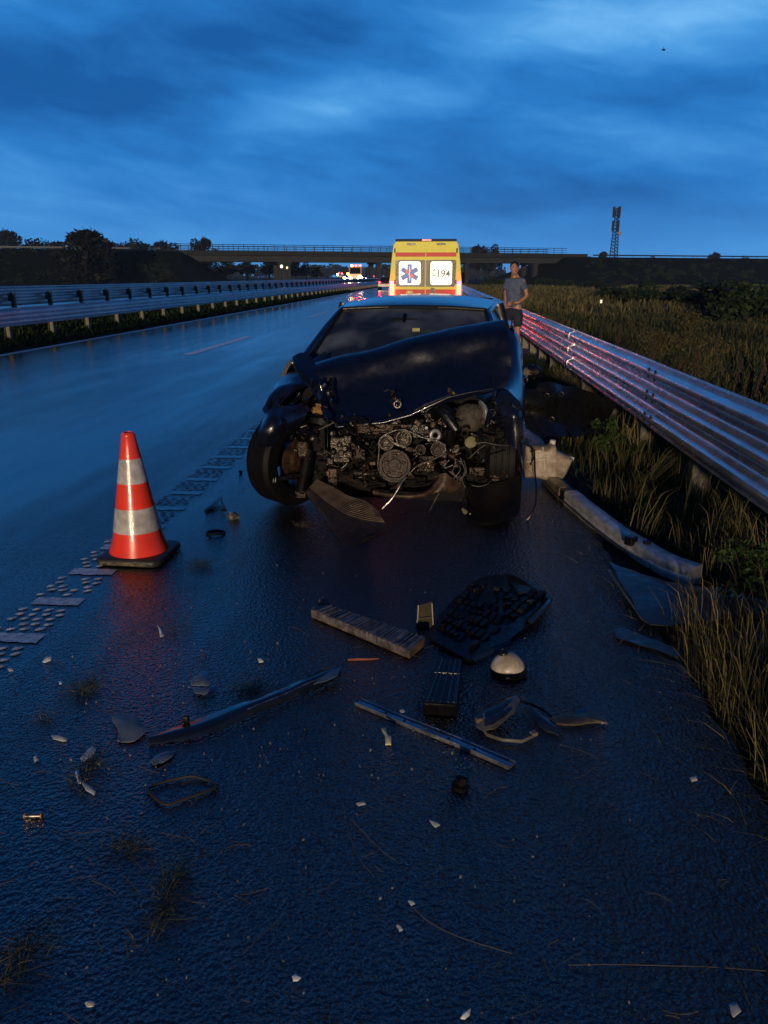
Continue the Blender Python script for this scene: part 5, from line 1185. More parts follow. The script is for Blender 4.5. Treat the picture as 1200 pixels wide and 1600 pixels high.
# torn plates, bent straps and shredded trim hanging in the bay and off both wings
for i in range(64):
    r_ = random.Random(900+i)
    if i < 26: x, y, Y_ = r_.uniform(418, 520), r_.uniform(596, 690), r_.uniform(4.93, 5.12)
    elif i < 44: x, y, Y_ = r_.uniform(735, 812), r_.uniform(615, 760), r_.uniform(4.93, 5.02)
    else: x, y, Y_ = r_.uniform(520, 730), r_.uniform(664, 775), r_.uniform(4.90, 4.98)
    a = r_.uniform(0, 6.28); l = r_.uniform(8, 24); w = r_.uniform(2, 6.5); dx, dy = math.cos(a), math.sin(a); ps = []
    for k in range(3):
        f = k-1; rowp = []
        for g_ in (-1, 0, 1): rowp.append(W(x+dx*l*f*.6-dy*w*g_*r_.uniform(.5, 1)+r_.uniform(-2, 2), y+dy*l*f*.6+dx*w*g_*r_.uniform(.5, 1)+r_.uniform(-2, 2), Y_+r_.uniform(-.04, .04)))
        ps.append(rowp)
    b = MB(); b.sheet(ps, 0.003, 2, 0.012, 12, i); b.build('torn_plate', r_.choice([M_CAR, M_CAR, M_BLK, M_BAY] if i < 44 else [M_BAY, M_BLK, M_RUST, M_ENG]), car, 35)
# ------------------------------------------------------------------ debris
M_PRIM = mat('scuffed_dark_panel', (0.015, 0.020, 0.030), 0.35, vs=9, col2=(0.007, 0.009, 0.013), bump=0.15, bs=25, rvar=0.15, coat=0.3)
M_ALU = mat('bare_aluminium', (0.42, 0.42, 0.43), 0.32, 0.85, var=0.35, vs=18, rvar=0.12, bump=0.2, bs=40)
M_WHT = mat('milky_plastic', (0.55, 0.53, 0.48), 0.42, var=0.22, vs=14, bump=0.15, bs=30)
M_SHARD = mat('pale_shard_plastic', (0.36, 0.38, 0.40), 0.3, var=0.3, vs=30)
M_SHARDB = mat('blue_grey_shard', (0.10, 0.13, 0.17), 0.28, var=0.3, vs=25, coat=0.3)
# dark body panel leaning between the wreck and the guardrail
o1 = W(821,640,6.2); o1.z = 0
t = thing('bumper_cover', 'black torn-off bumper cover wedged between the wreck and the guardrail', 'bumper', o1)
b = MB(); b.sheet([row(0, (819,608,6.05), (838,606,6.08), (846,597,6.12), (885,602,6.30), (922,612,6.5), (966,630,6.75)), row(0, (820,625,6.0), (840,622,6.03), (860,618,6.1), (890,622,6.27), (920,632,6.47), (958,645,6.70)),
                   row(0, (818,645,6.02), (842,650,6.05), (866,655,6.13), (892,658,6.28), (915,662,6.48), (945,662,6.70)), row(0, (822,668,5.94), (845,680,5.90), (870,684,5.96), (892,682,6.08), (912,680,6.25), (940,674,6.5))], 0.008, 5, 0.035, 5, 21); b.build('cover', M_BLK, t, 60)
b = MB(); 
for x, y, Y in ((854,618,5.97), (877,616,6.1), (862,655,5.95)): b.ring(W(x, y, Y), 0.018, 0.004, (0, -1, 0.3), 14, 5)
b.build('clip', M_ENG2, t, 60)
# washer tank
ol = [(820,696),(838,695),(855,697),(860,692),(868,695),(870,704),(888,712),(895,715),(891,724),(885,738),(877,748),(866,754),(856,750),(838,745),(818,744)]
t0 = G(857, 757); t = thing('washer_tank', 'dirty white plastic washer tank lying against the end of the curved beam', 'plastic tank', t0)
b = MB(); Yt = t0.y-0.02; n = len(ol); cxp, cyp = 856, 722
rings = []
for k, (sc_, dy) in enumerate(((0.80, -0.075), (0.93, -0.06), (1.0, -0.03), (1.0, 0.04), (0.93, 0.08), (0.75, 0.095))):
    rings.append([W(cxp+(x-cxp)*sc_, cyp+(y-cyp)*sc_, Yt)+Vector((0, dy, 0.004*math.sin(i*2.1+k))) for i, (x, y) in enumerate(ol)])
b.add([p for r__ in rings for p in r__], [(j*n+i, j*n+(i+1) % n, (j+1)*n+(i+1) % n, (j+1)*n+i) for j in range(5) for i in range(n)]+[tuple(range(n-1, -1, -1)), tuple(5*n+i for i in range(n))])
o = b.build('tank', mat('dirty_milky_plastic', (0.34, 0.31, 0.27), 0.42, vs=16, col2=(0.17, 0.115, 0.075), bump=0.3, bs=30), t, 50, bevel=0.004)
b = MB(); b.tube([W(829,706,Yt-.09), W(834,704,Yt-.095), W(833,716,Yt-.095), W(829,726,Yt-.09)], [0.010, 0.014, 0.012, 0.008], 8); b.build('outlet', M_RUST, t, 60)
b = MB(); b.lathe([(0.022, 0), (0.022, 0.03), (0.012, 0.034)], W(863,694,Yt), (0.1,-0.1,1), 14); b.tube([W(885,714,Yt), W(897,717,Yt-.02)], 0.012, 8); b.build('neck', M_WHT, t, 60)
b = MB(); b.tube([W(848,698,Yt-.08), W(850,716,Yt-.082), W(852,738,Yt-.07)], 0.004, 6); b.tube([W(822,722,Yt-.08), W(850,716,Yt-.082), W(872,722,Yt-.07)], 0.004, 6); b.build('seam', M_WHT, o, 60)
# curved bumper beam
path = [(846,752),(868,776),(890,796),(920,822),(955,850),(995,877),(1035,900),(1078,916)]
t = thing('bumper_beam', 'long curved silver bumper beam lying from the tank into the verge grass', 'bumper beam', G(920,822))
PG = [G(x, y, 0.0) for x, y in path]
def curve3(P_, k=5):
    out = []
    for i in range(len(P_)-1):
        p0 = P_[max(i-1, 0)]; p1 = P_[i]; p2 = P_[i+1]; p3 = P_[min(i+2, len(P_)-1)]
        for q in range(k):
            f = q/k; out.append(0.5*((2*p1)+(-p0+p2)*f+(2*p0-5*p1+4*p2-p3)*f*f+(-p0+3*p1-3*p2+p3)*f**3))
    out.append(P_[-1]); return out
PC = curve3(PG)
def sweep(b, P_, sec, wobble=0.0, close=True, up=Vector((0,0,1))):
    k = len(sec); vs = []
    for i, p in enumerate(P_):
        tn = (P_[min(i+1, len(P_)-1)]-P_[max(i-1, 0)]).normalized(); sd = tn.cross(up).normalized()
        for x, z in sec: vs.append(p+sd*x*(-1)+up*z+Vector((0,0,wobble*mnoise.noise(p*5+Vector((x*9, z*9, 0))))))
    fs = [(i*k+j, i*k+(j+1) % k, (i+1)*k+(j+1) % k, (i+1)*k+j) for i in range(len(P_)-1) for j in range(k if close else k-1)]
    if close: fs += [tuple(range(k-1, -1, -1)), tuple((len(P_)-1)*k+j for j in range(k))]
    return b.add(vs, fs)
b = MB(); sec_ = [(0.0, 0.0), (-0.004, 0.030), (0.006, 0.045), (-0.002, 0.062), (0.0, 0.085), (0.010, 0.095), (0.085, 0.10), (0.095, 0.09), (0.095, 0.0)]
sweep(b, PC[8:], sec_, 0.004); b.build('beam', mat('dull_pale_alloy', (0.42, 0.43, 0.44), 0.35, 0.25, var=0.3, vs=18, bump=0.2, bs=50), t, 50)
b = MB(); sweep(b, PC[:7], [(0.0, 0.0), (0.0, 0.075), (0.01, 0.085), (0.075, 0.085), (0.08, 0.0)], 0.012); b.build('beam_end', mat('stained_aluminium', (0.30, 0.26, 0.18), 0.45, 0.6, vs=20, col2=(0.12, .09, .05)), t, 50)
b = MB(); sweep(b, PC[6:9], [(0.005, 0.0), (0.005, 0.075), (0.015, 0.082), (0.075, 0.082), (0.08, 0.0)], 0.01); b.build('joint', M_BLK, t, 50)
b = MB(); q = PC[24]; b.box(q+Vector((-0.01, 0.01, 0.10)), (0.06, 0.05, 0.05), Matrix.Rotation(0.6, 3, 'Z')); b.box(PC[25]+Vector((0.05, 0.02, 0.10)), (0.04, 0.03, 0.03)); b.build('mount', M_BLK, t, bevel=0.006)
b = MB(); b.sheet([[p+Vector((0.0, -0.03, 0.01)), p+Vector((-0.02, -0.055, 0.035))] for p in PC[2:26:3]], 0.004, 2, 0.01, 9, 3); b.build('lower_flange', mat('stained_aluminium', (0,0,0)), t, 60)

def plate(name, ol, z0, th, m, label, cat, tilt=(0, 0), dome=0.0, group=None, parent=None, bev=0.002, seed=0):
    """flat broken piece on the road: outline given on the ground, real thickness, edges at slightly different heights"""
    rj = random.Random(len(label)+len(ol)); o2 = []
    for k_ in range(len(ol)):
        (xa, ya), (xb, yb2) = ol[k_], ol[(k_+1) % len(ol)]; o2.append((xa, ya)); dl = math.hypot(xb-xa, yb2-ya)
        if dl > 7:
            for f_ in (0.33, 0.67): j_ = rj.uniform(-.07, .07); o2.append((xa+(xb-xa)*f_-(yb2-ya)*j_, ya+(yb2-ya)*f_+(xb-xa)*j_*.6))
    P_ = [G(x, y, z0) for x, y in o2]; c = sum(P_, Vector())/len(P_); vs = []
    for p in P_: q = p.copy(); q.z = max(0.002, z0+(p.x-c.x)*tilt[0]+(p.y-c.y)*tilt[1]+0.004*mnoise.noise(p*11+Vector((seed, 0, 0)))); vs.append(q)
    n = len(vs); mid = [c.lerp(v, 0.5)+Vector((0, 0, dome*0.75)) for v in vs]
    for v_, u in zip(mid, vs): v_.z = (u.z+c.z)/2+dome*0.8
    cc = c.copy(); cc.z = c.z+dome
    V_ = vs+mid+[cc]; V2 = [v+Vector((0, 0, th)) for v in V_]; K = len(V_)
    b = MB(); fs = []
    for i in range(n):
        j = (i+1) % n
        fs += [(i, n+i, n+j, j), (n+i, 2*n, n+j), (K+i, K+j, K+n+j, K+n+i), (K+n+i, K+n+j, K+2*n), (i, j, K+j, K+i)]
    b.add(V2[:0]+V_+V2, fs)
    if parent: return b.build(name, m, parent, 50)
    c.z = 0
    return single(b, name, m, label, cat, c, group, 50, bev)
plate('body_panel', [(950,891),(975,930),(1004,970),(1016,978),(1064,974),(1130,960),(1197,946),(1204,934),(1140,912),(1083,915),(1042,912),(995,903),(962,896)], 0.035, 0.006, M_PRIM, 'large flat dark scratched panel in the verge grass below the curved beam', 'body panel', (-0.10, 0.05), 0.02)
b = MB(); b.tube([G(951,891,.05), G(975,926,.04), G(1004,967,.03), G(1018,975,.03)], 0.007, 6); single(b, 'trim_strip', M_SHARDB, 'thin pale edge strip along the left side of the dark panel in the verge', 'trim', G(975,926), None, 60)
plate('plastic_strip', [(958,985),(968,982),(1005,994),(1040,1008),(1064,1020),(1060,1028),(1030,1018),(990,1006),(962,996)], 0.012, 0.004, M_PRIM, 'thin dark plastic strip at the asphalt edge below the large dark panel', 'plastic strip')
# undershield with a grid of ribs
t0 = G(770, 965); t = thing('engine_undershield', 'black engine undershield with a grid of ribs lying on the road', 'undershield', t0)
A_, B_, C_, D_ = (722, 905), (862, 938), (736, 1036), (668, 992)
plate('tray', [(735,915),(765,902),(792,899),(806,903),(841,922),(863,939),(830,974),(790,1007),(735,1035),(700,1018),(669,999),(684,966),(712,935)], 0.012, 0.012, M_BLK, '', '', (0, 0), 0.004, None, t)
qa, qb, qc, qd = G(738,918,0), G(856,938,0), G(736,1028,0), G(680,990,0)
r_ = random.Random(4); NU, NV = 9, 8
for i in range(NU):
    for j in range(NV):
        u0, u1 = (i+0.10)/NU, (i+0.90)/NU; v0, v1 = (j+0.12)/NV, (j+0.88)/NV
        if (2 <= i <= 3 and 1 <= j <= 2) or r_.random() < 0.10: continue
        def bil(u, v): return (qa.lerp(qb, u)).lerp(qd.lerp(qc, u), v)
        z = 0.042+0.010*math.sin(i*0.9+0.4)*math.cos(j*0.7)+r_.uniform(-.005, .005); tl_ = r_.uniform(-.008, .008)
        P_ = [bil(u0, v0), bil(u1, v0), bil(u1, v1), bil(u0, v1)]; b = MB()
        lo = [p+Vector((0, 0, z-0.02)) for p in P_]; c = sum(P_, Vector())/4; hi = [c.lerp(p, 0.86)+Vector((0, 0, z+(tl_ if q < 2 else -tl_))) for q, p in enumerate(P_)]
        b.add(lo+hi, [(4,5,6,7),(0,1,5,4),(1,2,6,5),(2,3,7,6),(3,0,4,7)]); b.build('rib_cell', M_BLK, t)
b = MB(); b.sheet([[G(862,940,.05), G(850,955,.05), G(832,974,.045)], [G(857,935,.055), G(844,951,.06), G(825,970,.05)], [G(850,936,.03), G(838,951,.03), G(820,968,.03)]], 0.004, 3, .004, 12, 2); b.build('raised_edge', M_PRIM, t, 60)
b = MB(); b.sheet([[G(800,1003,.045), G(775,1018,.04), G(742,1034,.04)], [G(797,998,.055), G(772,1012,.05), G(738,1028,.045)]], 0.004, 3, .006, 12, 2); b.build('torn_edge', M_PRIM, t, 60)
b = MB(); b.sheet([[G(790,902,.02), G(800,899,.07), G(812,905,.08)], [G(795,912,.02), G(820,915,.06), G(842,925,.06)]], 0.004, 3, .01, 12, 5); b.build('bent_corner', M_BLK, t, 60)
# finned plank
t = thing('radiator_strip', 'long finned metal radiator strip with frayed edge lying left of the undershield', 'radiator strip', G(570, 975))
a0, a1, a2, a3 = G(486,952,.045), G(508,944,.045), G(664,996,.045), G(640,1016,.045)
b = MB(); b.prism([a0-Vector((0,0,.04)), a1-Vector((0,0,.04)), a2-Vector((0,0,.04)), a3-Vector((0,0,.04))], (0, 0, 0.036)); b.build('core', mat('stained_core', (0.20, 0.13, 0.07), 0.6, 0.3, vs=30, col2=(0.05, .035, .02)), t, bevel=0.002)
r_ = random.Random(8); fin = mat('crumpled_fin_metal', (0.22, 0.20, 0.21), 0.42, 0.5, var=0.5, vs=30)
for i in range(96):
    f = (i+0.5)/96; p0 = a0.lerp(a3, f); p1 = a1.lerp(a2, f); d = (p1-p0)*0.02; b = MB()
    w = (a3-a0)/96*0.33; zz = 0.046+0.006*mnoise.noise(Vector((f*9, 0, 0)))+r_.uniform(-.004, .004)
    pts = [p0-w-d, p0+w-d, p1+w+d, p1-w+d]
    b.add([Vector((p.x, p.y, 0.008+r_.uniform(0, .01))) for p in pts[:2]]+[Vector((p.x, p.y, 0.03)) for p in pts[2:]]+[Vector((p.x+r_.uniform(-.002, .002), p.y, zz)) for p in pts], [(3,2,1,0),(4,5,6,7),(0,1,5,4),(1,2,6,5),(2,3,7,6),(3,0,4,7)]); b.build('fin', fin, t)
plate('bracket', [(650,984),(677,981),(672,944+26),(652,948+26)], 0.01, 0.01, mat('olive_bracket', (0.035, 0.032, 0.016), 0.5, var=0.4), '', '') if 0 else None
t = thing('bracket', 'small olive upright bracket standing at the corner of the undershield', 'bracket', G(664, 984))
q = G(664, 984); b = MB(); 
L0 = G(651,983,0); R0_ = G(677,980,0); tz = W(661, 945, q.y+0.02).z
b.prism([L0, R0_, Vector((R0_.x-0.010, R0_.y+0.02, tz+0.004)), Vector((L0.x+0.006, L0.y+0.02, tz-0.008))], (0, 0.010, 0)); b.build('plate', mat('olive_bracket', (0.035, 0.032, 0.016), 0.5, var=0.4), t, bevel=0.002)
b = MB(); b.tube([L0+Vector((-.004,-.01,0.008)), L0+Vector((.004,-.004,.05)), Vector((L0.x+.006, L0.y+.012, tz))], 0.0035, 5); b.tube([R0_+Vector((0,-.01,0.006)), Vector((R0_.x-.008, R0_.y+.012, tz))], 0.0035, 5); b.tube([L0.lerp(R0_, .05)+Vector((0,-.002,.05)), L0.lerp(R0_, .95)+Vector((0,-.002,.052))], 0.002, 5); b.build('folded_rim', mat('olive_rim', (0.12, 0.105, 0.055), 0.45), t, 60)
# ribbed duct block
t = thing('plastic_duct', 'black ribbed plastic duct block below the undershield', 'duct', G(690, 1080))
k = [G(682,1036,0), G(722,1036,0), G(716,1122,0), G(660,1118,0)]; b = MB(); top = [G(687,1028,.07), G(722,1030,.07), G(714,1102,.07), G(659,1098,.07)]
b.add(k+top, [(3,2,1,0),(4,5,6,7),(0,1,5,4),(1,2,6,5),(2,3,7,6),(3,0,4,7)]); b.build('duct', M_BLK, t, bevel=0.010)
for f in (0.14, 0.30, 0.52, 0.74, 0.90):
    b = MB(); pa = top[0].lerp(top[1], f)+Vector((0,0,.001)); pb_ = top[3].lerp(top[2], f)+Vector((0,0,.001)); b.tube([pa.lerp(pb_, .04), pa.lerp(pb_, .96)], 0.0045, 6); b.build('rib', M_PRIM, t, 60)
b = MB(); pa = top[0].lerp(top[3], .35); pb_ = top[1].lerp(top[2], .35); b.tube([pa.lerp(pb_, .04)+Vector((0,0,.002)), pa.lerp(pb_, .96)+Vector((0,0,.002))], 0.004, 6); b.build('rib', M_PRIM, t, 60)
# bulb-shaped cap
pc_ = G(794, 1052); t = thing('milky_cap', 'round milky white cap with a black knob lying by the undershield', 'plastic cap', pc_)
b = MB(); b.lathe([(0.060, 0.0), (0.072, 0.006), (0.074, 0.018), (0.066, 0.030), (0.060, 0.033)], pc_, (0.06, 0.05, 1), 30); b.build('base_ring', M_BLK, t, 50)
b = MB(); b.lathe([(0.066, 0.020), (0.067, 0.034), (0.060, 0.052), (0.046, 0.070), (0.030, 0.082), (0.018, 0.087)], pc_+Vector((-.002, 0, 0)), (-0.06, 0.05, 1), 30); b.build('dome', mat('dirty_dome', (0.50, 0.46, 0.40), 0.38, vs=18, col2=(0.30, .24, .17), bump=.2, bs=40), t, 60)
b = MB(); b.ring(pc_+Vector((-.024, 0.0, .092)), 0.016, 0.006, (-0.3, -0.2, 1), 18, 6); b.lathe([(0.012, -0.012), (0.012, 0.004)], pc_+Vector((-.024, 0, .092)), (-0.3, -0.2, 1), 12); b.build('knob', M_BLK, t, 50)
# aluminium channel
t = thing('metal_channel', 'long straight aluminium channel strip lying in the middle foreground', 'metal strip', G(680, 1150))
P_ = [G(560,1100,0), G(640,1132,0), G(720,1165,0), G(800,1199,0)]; b = MB()
sweep(b, [p for i in range(3) for p in (P_[i], P_[i].lerp(P_[i+1], .33), P_[i].lerp(P_[i+1], .66))]+[P_[3]], [(-.021, .002), (-.021, .016), (-.017, .016), (-.016, .006), (-.006, .009), (.006, .009), (.016, .006), (.017, .013), (.021, .013), (.021, .002)], 0.004); b.build('channel', M_ALU, t, 40)
b = MB()
for f in (.2, .33, .62, .78): c = P_[0].lerp(P_[3], f)+Vector((0,0,.0095)); b.lathe([(0.004, 0), (0.005, 0.002), (0.001, 0.002)], c, (0,0,1), 10)
b.build('rivet', M_BLK, t, 40)
# long trim strip (bent dark moulding)
t = thing('bumper_moulding', 'long bent dark glossy moulding strip lying across the left foreground', 'moulding', G(370, 1110))
rows_ = []
for (x, y, w, z, tw) in ((232,1158,8,.006,.2), (262,1150,17,.012,.5), (300,1138,22,.02,.7), (345,1122,22,.026,.7), (385,1106,19,.03,.6), (400,1100,14,.03,.4), (440,1084,17,.028,.6), (480,1066,16,.03,.7), (508,1054,19,.03,.6), (530,1044,12,.026,.4)):
    c = G(x, y, z); d_ = Vector((-0.42, 0.9, 0)).normalized(); s_ = w*0.0027*0.68
    rows_.append([c-d_*s_+Vector((0,0,-z*0.7)), c-d_*s_*0.7+Vector((0,0,tw*.008)), c+Vector((0,0,.012)), c+d_*s_+Vector((0,0,.004))])
b = MB(); b.sheet(rows_, 0.003, 4, 0.006, 8, 3); b.build('strip', mat('glossy_dark_trim', (0.006, 0.009, 0.018), 0.24, coat=0.8, var=.3, vs=6), t, 60)
b = MB(); b.tube([r__[1]+Vector((0,-.002,.004)) for r__ in rows_[4:]], 0.0025, 5); b.build('chrome_edge', M_BRT, t, 60)
b = MB(); b.box(G(291,1128,.03), (.02,.016,.045)); b.blob(G(287,1130,.03), (.008,.008,.008)); b.build('clip', M_BLK, t, bevel=.003)
plate('broken_flap', [(505,1055),(520,1040),(532,1042),(528,1056),(512,1064),(490,1070)], .034, .003, M_SHARDB, '', '', (0, 0), .004, None, t)
# rectangular gasket frame
b = MB(); fr = [(233,1231),(240,1227),(265,1219),(290,1214),(300,1213),(308,1214),(330,1221),(338,1227),(335,1232),(315,1239),(290,1248),(268,1256),(260,1257),(252,1254),(236,1241),(231,1235)]
b.tube([G(x, y, .008) for x, y in fr], 0.0048, 7, closed=True); single(b, 'gasket_frame', mat('grimy_rubber', (0.028, 0.024, 0.018), .5), 'black rounded rectangular rubber frame lying in the left foreground', 'gasket', G(285,1235), None, 50)
b = MB(); b.ring(G(337,832,.008), 0.052, 0.008, (0,0.1,1), 30, 7, 1.0); single(b, 'rubber_ring', M_RUB, 'small black rubber ring lying between the cone and the wreck', 'ring', G(337,832), None, 50)
# dark scraps between cone and wreck
plate('plastic_scrap', [(318,793),(330,784),(345,778),(350,782),(336,790),(322,796)], .02, .004, M_BLK, 'curved black scrap standing behind the rubber ring, farther from the cone', 'plastic scrap', (0.4, 0))
b = MB(); b.tube([G(345,778,.03), G(348,788,.035), G(352,797,.02), G(346,798,.01)], [.006,.010,.012,.006], 6); b.box(G(330,797,.008), (.035,.012,.012)); single(b, 'bent_clip', M_BLK, 'black bent clip touching the curved scrap beyond the rubber ring', 'clip', G(348,797), None, 50)
b = MB(); b.blob(G(364,806,.022), (.036,.03,.024), 9, 6, .5, 3); single(b, 'cable_socket', mat('grubby_socket', (0.09, 0.08, 0.055), .5, col2=(.02,.02,.02), vs=30), 'lumpy grey-brown socket lying above the rubber ring, nearest the tyre', 'socket', G(364,806))
b = MB(); b.box(G(376,737,.012), (.03,.02,.024), Matrix.Rotation(.6,3,'Y')); single(b, 'plastic_crumb', M_BLK, 'small dark crumb alone on the road left of the front tyre', 'plastic crumb', G(376,739), None, 0, .004)
# broken mirror-like shells left of centre
plate('broken_shell', [(297,1064),(305,1058),(322,1056),(331,1066),(326,1072),(310,1071),(299,1070)], .018, .003, M_SHARDB, 'upper of two broken grey shells above the dark moulding', 'broken shell', (0,.15), .008)
plate('broken_shell', [(300,1074),(312,1078),(328,1077),(341,1074),(336,1082),(318,1087),(304,1084)], .008, .003, M_SHARDB, 'lower of two broken grey shells above the dark moulding', 'broken shell', (0,0), .008)
plate('broken_shell', [(310,1052),(318,1046),(324,1050),(326,1056),(314,1057)], .006, .002, M_SHARDB, 'small flake just behind the two broken grey shells', 'broken shell')
plate('flat_shard', [(174,1120),(192,1118),(214,1117),(218,1128),(232,1140),(224,1148),(210,1157),(186,1158),(184,1140)], .010, .003, mat('grey_green_shard', (0.13, 0.16, 0.17), .35, var=.2), 'largest flat grey shard, at the left tip of the dark moulding', 'shard', (0,.06), .006)
plate('flat_shard', [(234,1190),(244,1180),(262,1172),(276,1172),(270,1182),(254,1192),(240,1196)], .006, .003, M_SHARDB, 'grey leaf-shaped shard just under the left end of the dark moulding', 'shard', (0,0), .006)
# lamp shell pieces right of centre
t = thing('broken_headlamp', 'broken headlamp shell with torn bracket right of the duct block', 'headlamp', G(790, 1125))
plate('shell', [(742,1120),(752,1110),(768,1103),(788,1098),(806,1093),(812,1099),(806,1112),(790,1125),(772,1136),(756,1138),(744,1132)], .03, .004, mat('lamp_shell', (0.09, 0.09, 0.085), .35, var=.5, vs=20, coat=.3), '', '', (0.05,.1), .016, None, t)
plate('reflector', [(756,1124),(770,1118),(788,1112),(800,1106),(800,1112),(786,1122),(770,1130),(758,1132)], .052, .003, M_PRIM, '', '', (0.05,.1), .004, None, t)
b = MB(); b.tube([G(756,1140,.012), G(762,1148,.012), G(785,1156,.012), G(815,1158,.012), G(832,1150,.014), G(836,1146,.016)], .007, 6); b.build('lower_arm', mat('lamp_arm', (0.10,0.09,0.07), .5, var=.4), t, 60)
for c_, s3 in ((G(748,1126,.03), (.022,.018,.022)), (G(834,1146,.018), (.024,.022,.014))): b = MB(); b.box(c_, s3, Matrix.Rotation(.5,3,'Z')); b.build('lug', mat('pale_lug', (0.16,0.13,0.09), .5, var=.4), t, bevel=.003)
plate('dark_blade', [(820,1112),(828,1110),(850,1122),(868,1134),(880,1144),(872,1147),(850,1140),(832,1126)], .014, .005, M_PRIM, 'dark blue blade-shaped fragment right of the broken headlamp shell', 'fragment', (0,.1), .004)
plate('bent_bracket', [(862,1122),(884,1120),(908,1118),(930,1117),(942,1124),(949,1132),(936,1130),(915,1131),(890,1133),(868,1132)], .012, .006, mat('brownish_bracket', (0.10,0.085,0.06), .4, .4, var=.5, vs=20), 'brownish bent bracket at the right end of the fragments', 'bracket', (0,.1), .006)
plate('chip', [(899,1112),(905,1108),(916,1110),(912,1117),(902,1117)], .012, .003, M_SHARDB, 'small grey chip on top of the brownish bent bracket', 'chip')
b = MB(); b.tube([G(810,1095,.02), G(830,1100,.018), G(850,1110,.012), G(866,1122,.012)], .005, 5); single(b, 'broken_rod', M_BLK, 'thin black rod between the headlamp shell and the blade fragment', 'rod', G(835,1104), None, 50)
plate('plastic_chip', [(596,1143),(602,1142),(606,1150),(612,1153),(611,1162),(602,1162),(602,1153)], .010, .006, mat('cream_chip', (0.45,0.42,0.28), .45, var=.3), 'cream curled chip below the aluminium channel', 'chip', (0,.2), .006)
b = MB(); q = G(718,1232); b.lathe([(0.026, 0), (0.028, 0.012), (0.018, 0.018), (0.020, 0.034), (0.012, 0.038)], q, (0.2,0.1,1), 12); b.box(q+Vector((.01,-.01,.035)), (.018,.014,.02)); single(b, 'rubber_plug', M_RUB, 'dark round plug standing alone in the foreground below the channel', 'plug', q, None, 40)
b = MB(); q = G(52,1275,.008); b.tube([q+Vector((-.022,0,0)), q+Vector((.022,.004,0))], .0075, 12); o = thing('metal_cartridge', 'small shiny metal cylinder near the left edge of the foreground', 'metal cylinder', q); b.build('sleeve', M_BRT, o, 50)
b = MB(); b.tube([q+Vector((-.026,0,0)), q+Vector((-.022,0,0))], .008, 12); b.tube([q+Vector((.021,.004,0)), q+Vector((.025,.004,0))], .008, 12); b.build('orange_cap', mat('orange_ring', (.5,.2,.05), .4), o, 50)
b = MB(); b.tube([G(541,1031,.006), G(560,1030,.007), G(578,1030,.006), G(592,1029,.004)], [.004,.005,.004,.002], 6); single(b, 'orange_splinter', mat('orange_splinter', (0.30,0.09,0.04), .5), 'thin orange-brown splinter right of the dark moulding', 'splinter', G(565,1030), None, 50)
b = MB(); b.box(G(507,938,.014), (.05,.03,.028), Matrix.Rotation(.5,3,'Y'), .6); single(b, 'pebble', mat('grey_stone', (.12,.12,.12), .7, var=.4), 'grey stone behind the left tip of the radiator strip', 'stone', G(507,940), None, 0, .004)
sh = [((66,1033),(72,1027),(82,1026),(80,1032),(70,1034), 'pale leaf-shaped shard left of the broken shells, nearest the road markings'),
      ((80,1152),(92,1149),(106,1152),(104,1156),(84,1156), 'flat narrow pale shard left of the largest grey shard'),
      ((125,1184),(136,1174),(144,1169),(151,1176),(142,1185),(130,1189), 'curved pale shard in the grass clump left of the dark moulding'),
      ((118,1208),(124,1206),(127,1222),(122,1224),(119,1216), 'small upright pale sliver below the curved pale shard'),
      ((128,1226),(138,1228),(150,1237),(147,1241),(134,1236), 'pale sliver at the foot of the grass clump on the left'),
      ((52,1184),(58,1180),(60,1188),(54,1191), 'small bluish chip between the left edge and the curved pale shard'),
      ((456,1527),(462,1523),(471,1530),(466,1534),(458,1534), 'white angular chip near the bottom edge, left of the middle'),
      ((619,1446),(627,1447),(630,1453),(624,1455), 'small bright white chip in the lower middle of the road'),
      ((637,1409),(645,1408),(649,1412),(642,1415), 'pale chip just up and right of the bright white chip'),
      ((719,1590),(724,1582),(736,1577),(734,1586),(726,1592), 'curved pale chip at the very bottom edge right of the middle'),
      ((132,1568),(140,1564),(150,1567),(146,1573),(136,1574), 'bluish chip near the bottom left corner'),
      ((670,1284),(682,1286),(688,1290),(680,1293), 'pale sliver alone left under the round plug'),
      ((402,1030),(410,1028),(412,1034),(405,1035), 'tiny pale chip above the middle of the dark moulding'),
      ((624,1111),(631,1108),(633,1113),(627,1115), 'tiny white chip just above the aluminium channel'),
      ((12,1046),(20,1044),(21,1048),(14,1049), 'tiny white chip near the left edge under the road markings'),
      ((92,1066),(96,1064),(97,1069),(93,1070), 'tiny bright chip left of the upper grass clump'),
      ((1077,1216),(1088,1214),(1090,1220),(1080,1221), 'pale chip close to the grass edge on the right'),
      ((1138,1572),(1150,1570),(1158,1582),(1146,1590), 'dim bluish shard in the bottom right corner'),
      ((246,980-0),(254,985),(256,992),(250,994), 'tiny bent pale hook under the reflection of the cone'),
      ((556,1256-745+745),(570,1254),(572,1258),(560,1260), 'small pale sliver in the lower middle, below the channel')]
for i, s_ in enumerate(sh):
    plate('plastic_shard', list(s_[:-1]), .008, .003, M_SHARD if i % 3 else mat('white_shard', (.6,.62,.64), .3), s_[-1], 'shard', (random.Random(i).uniform(-.2,.2), .15), .004, 'pale plastic shards scattered on the road', None, .001, i)
b = MB(); r_ = random.Random(2)
def crumb(x, y, s_):
    q = G(x, y, .003); k = r_.randint(4, 6); pts = [q+Vector((math.cos(a*6.28/k)*s_*r_.uniform(.5,1.2), math.sin(a*6.28/k)*s_*r_.uniform(.5,1.2), 0)) for a in range(k)]
    b.prism(pts, (r_.uniform(-.002,.002), 0, r_.uniform(.003,.009)))
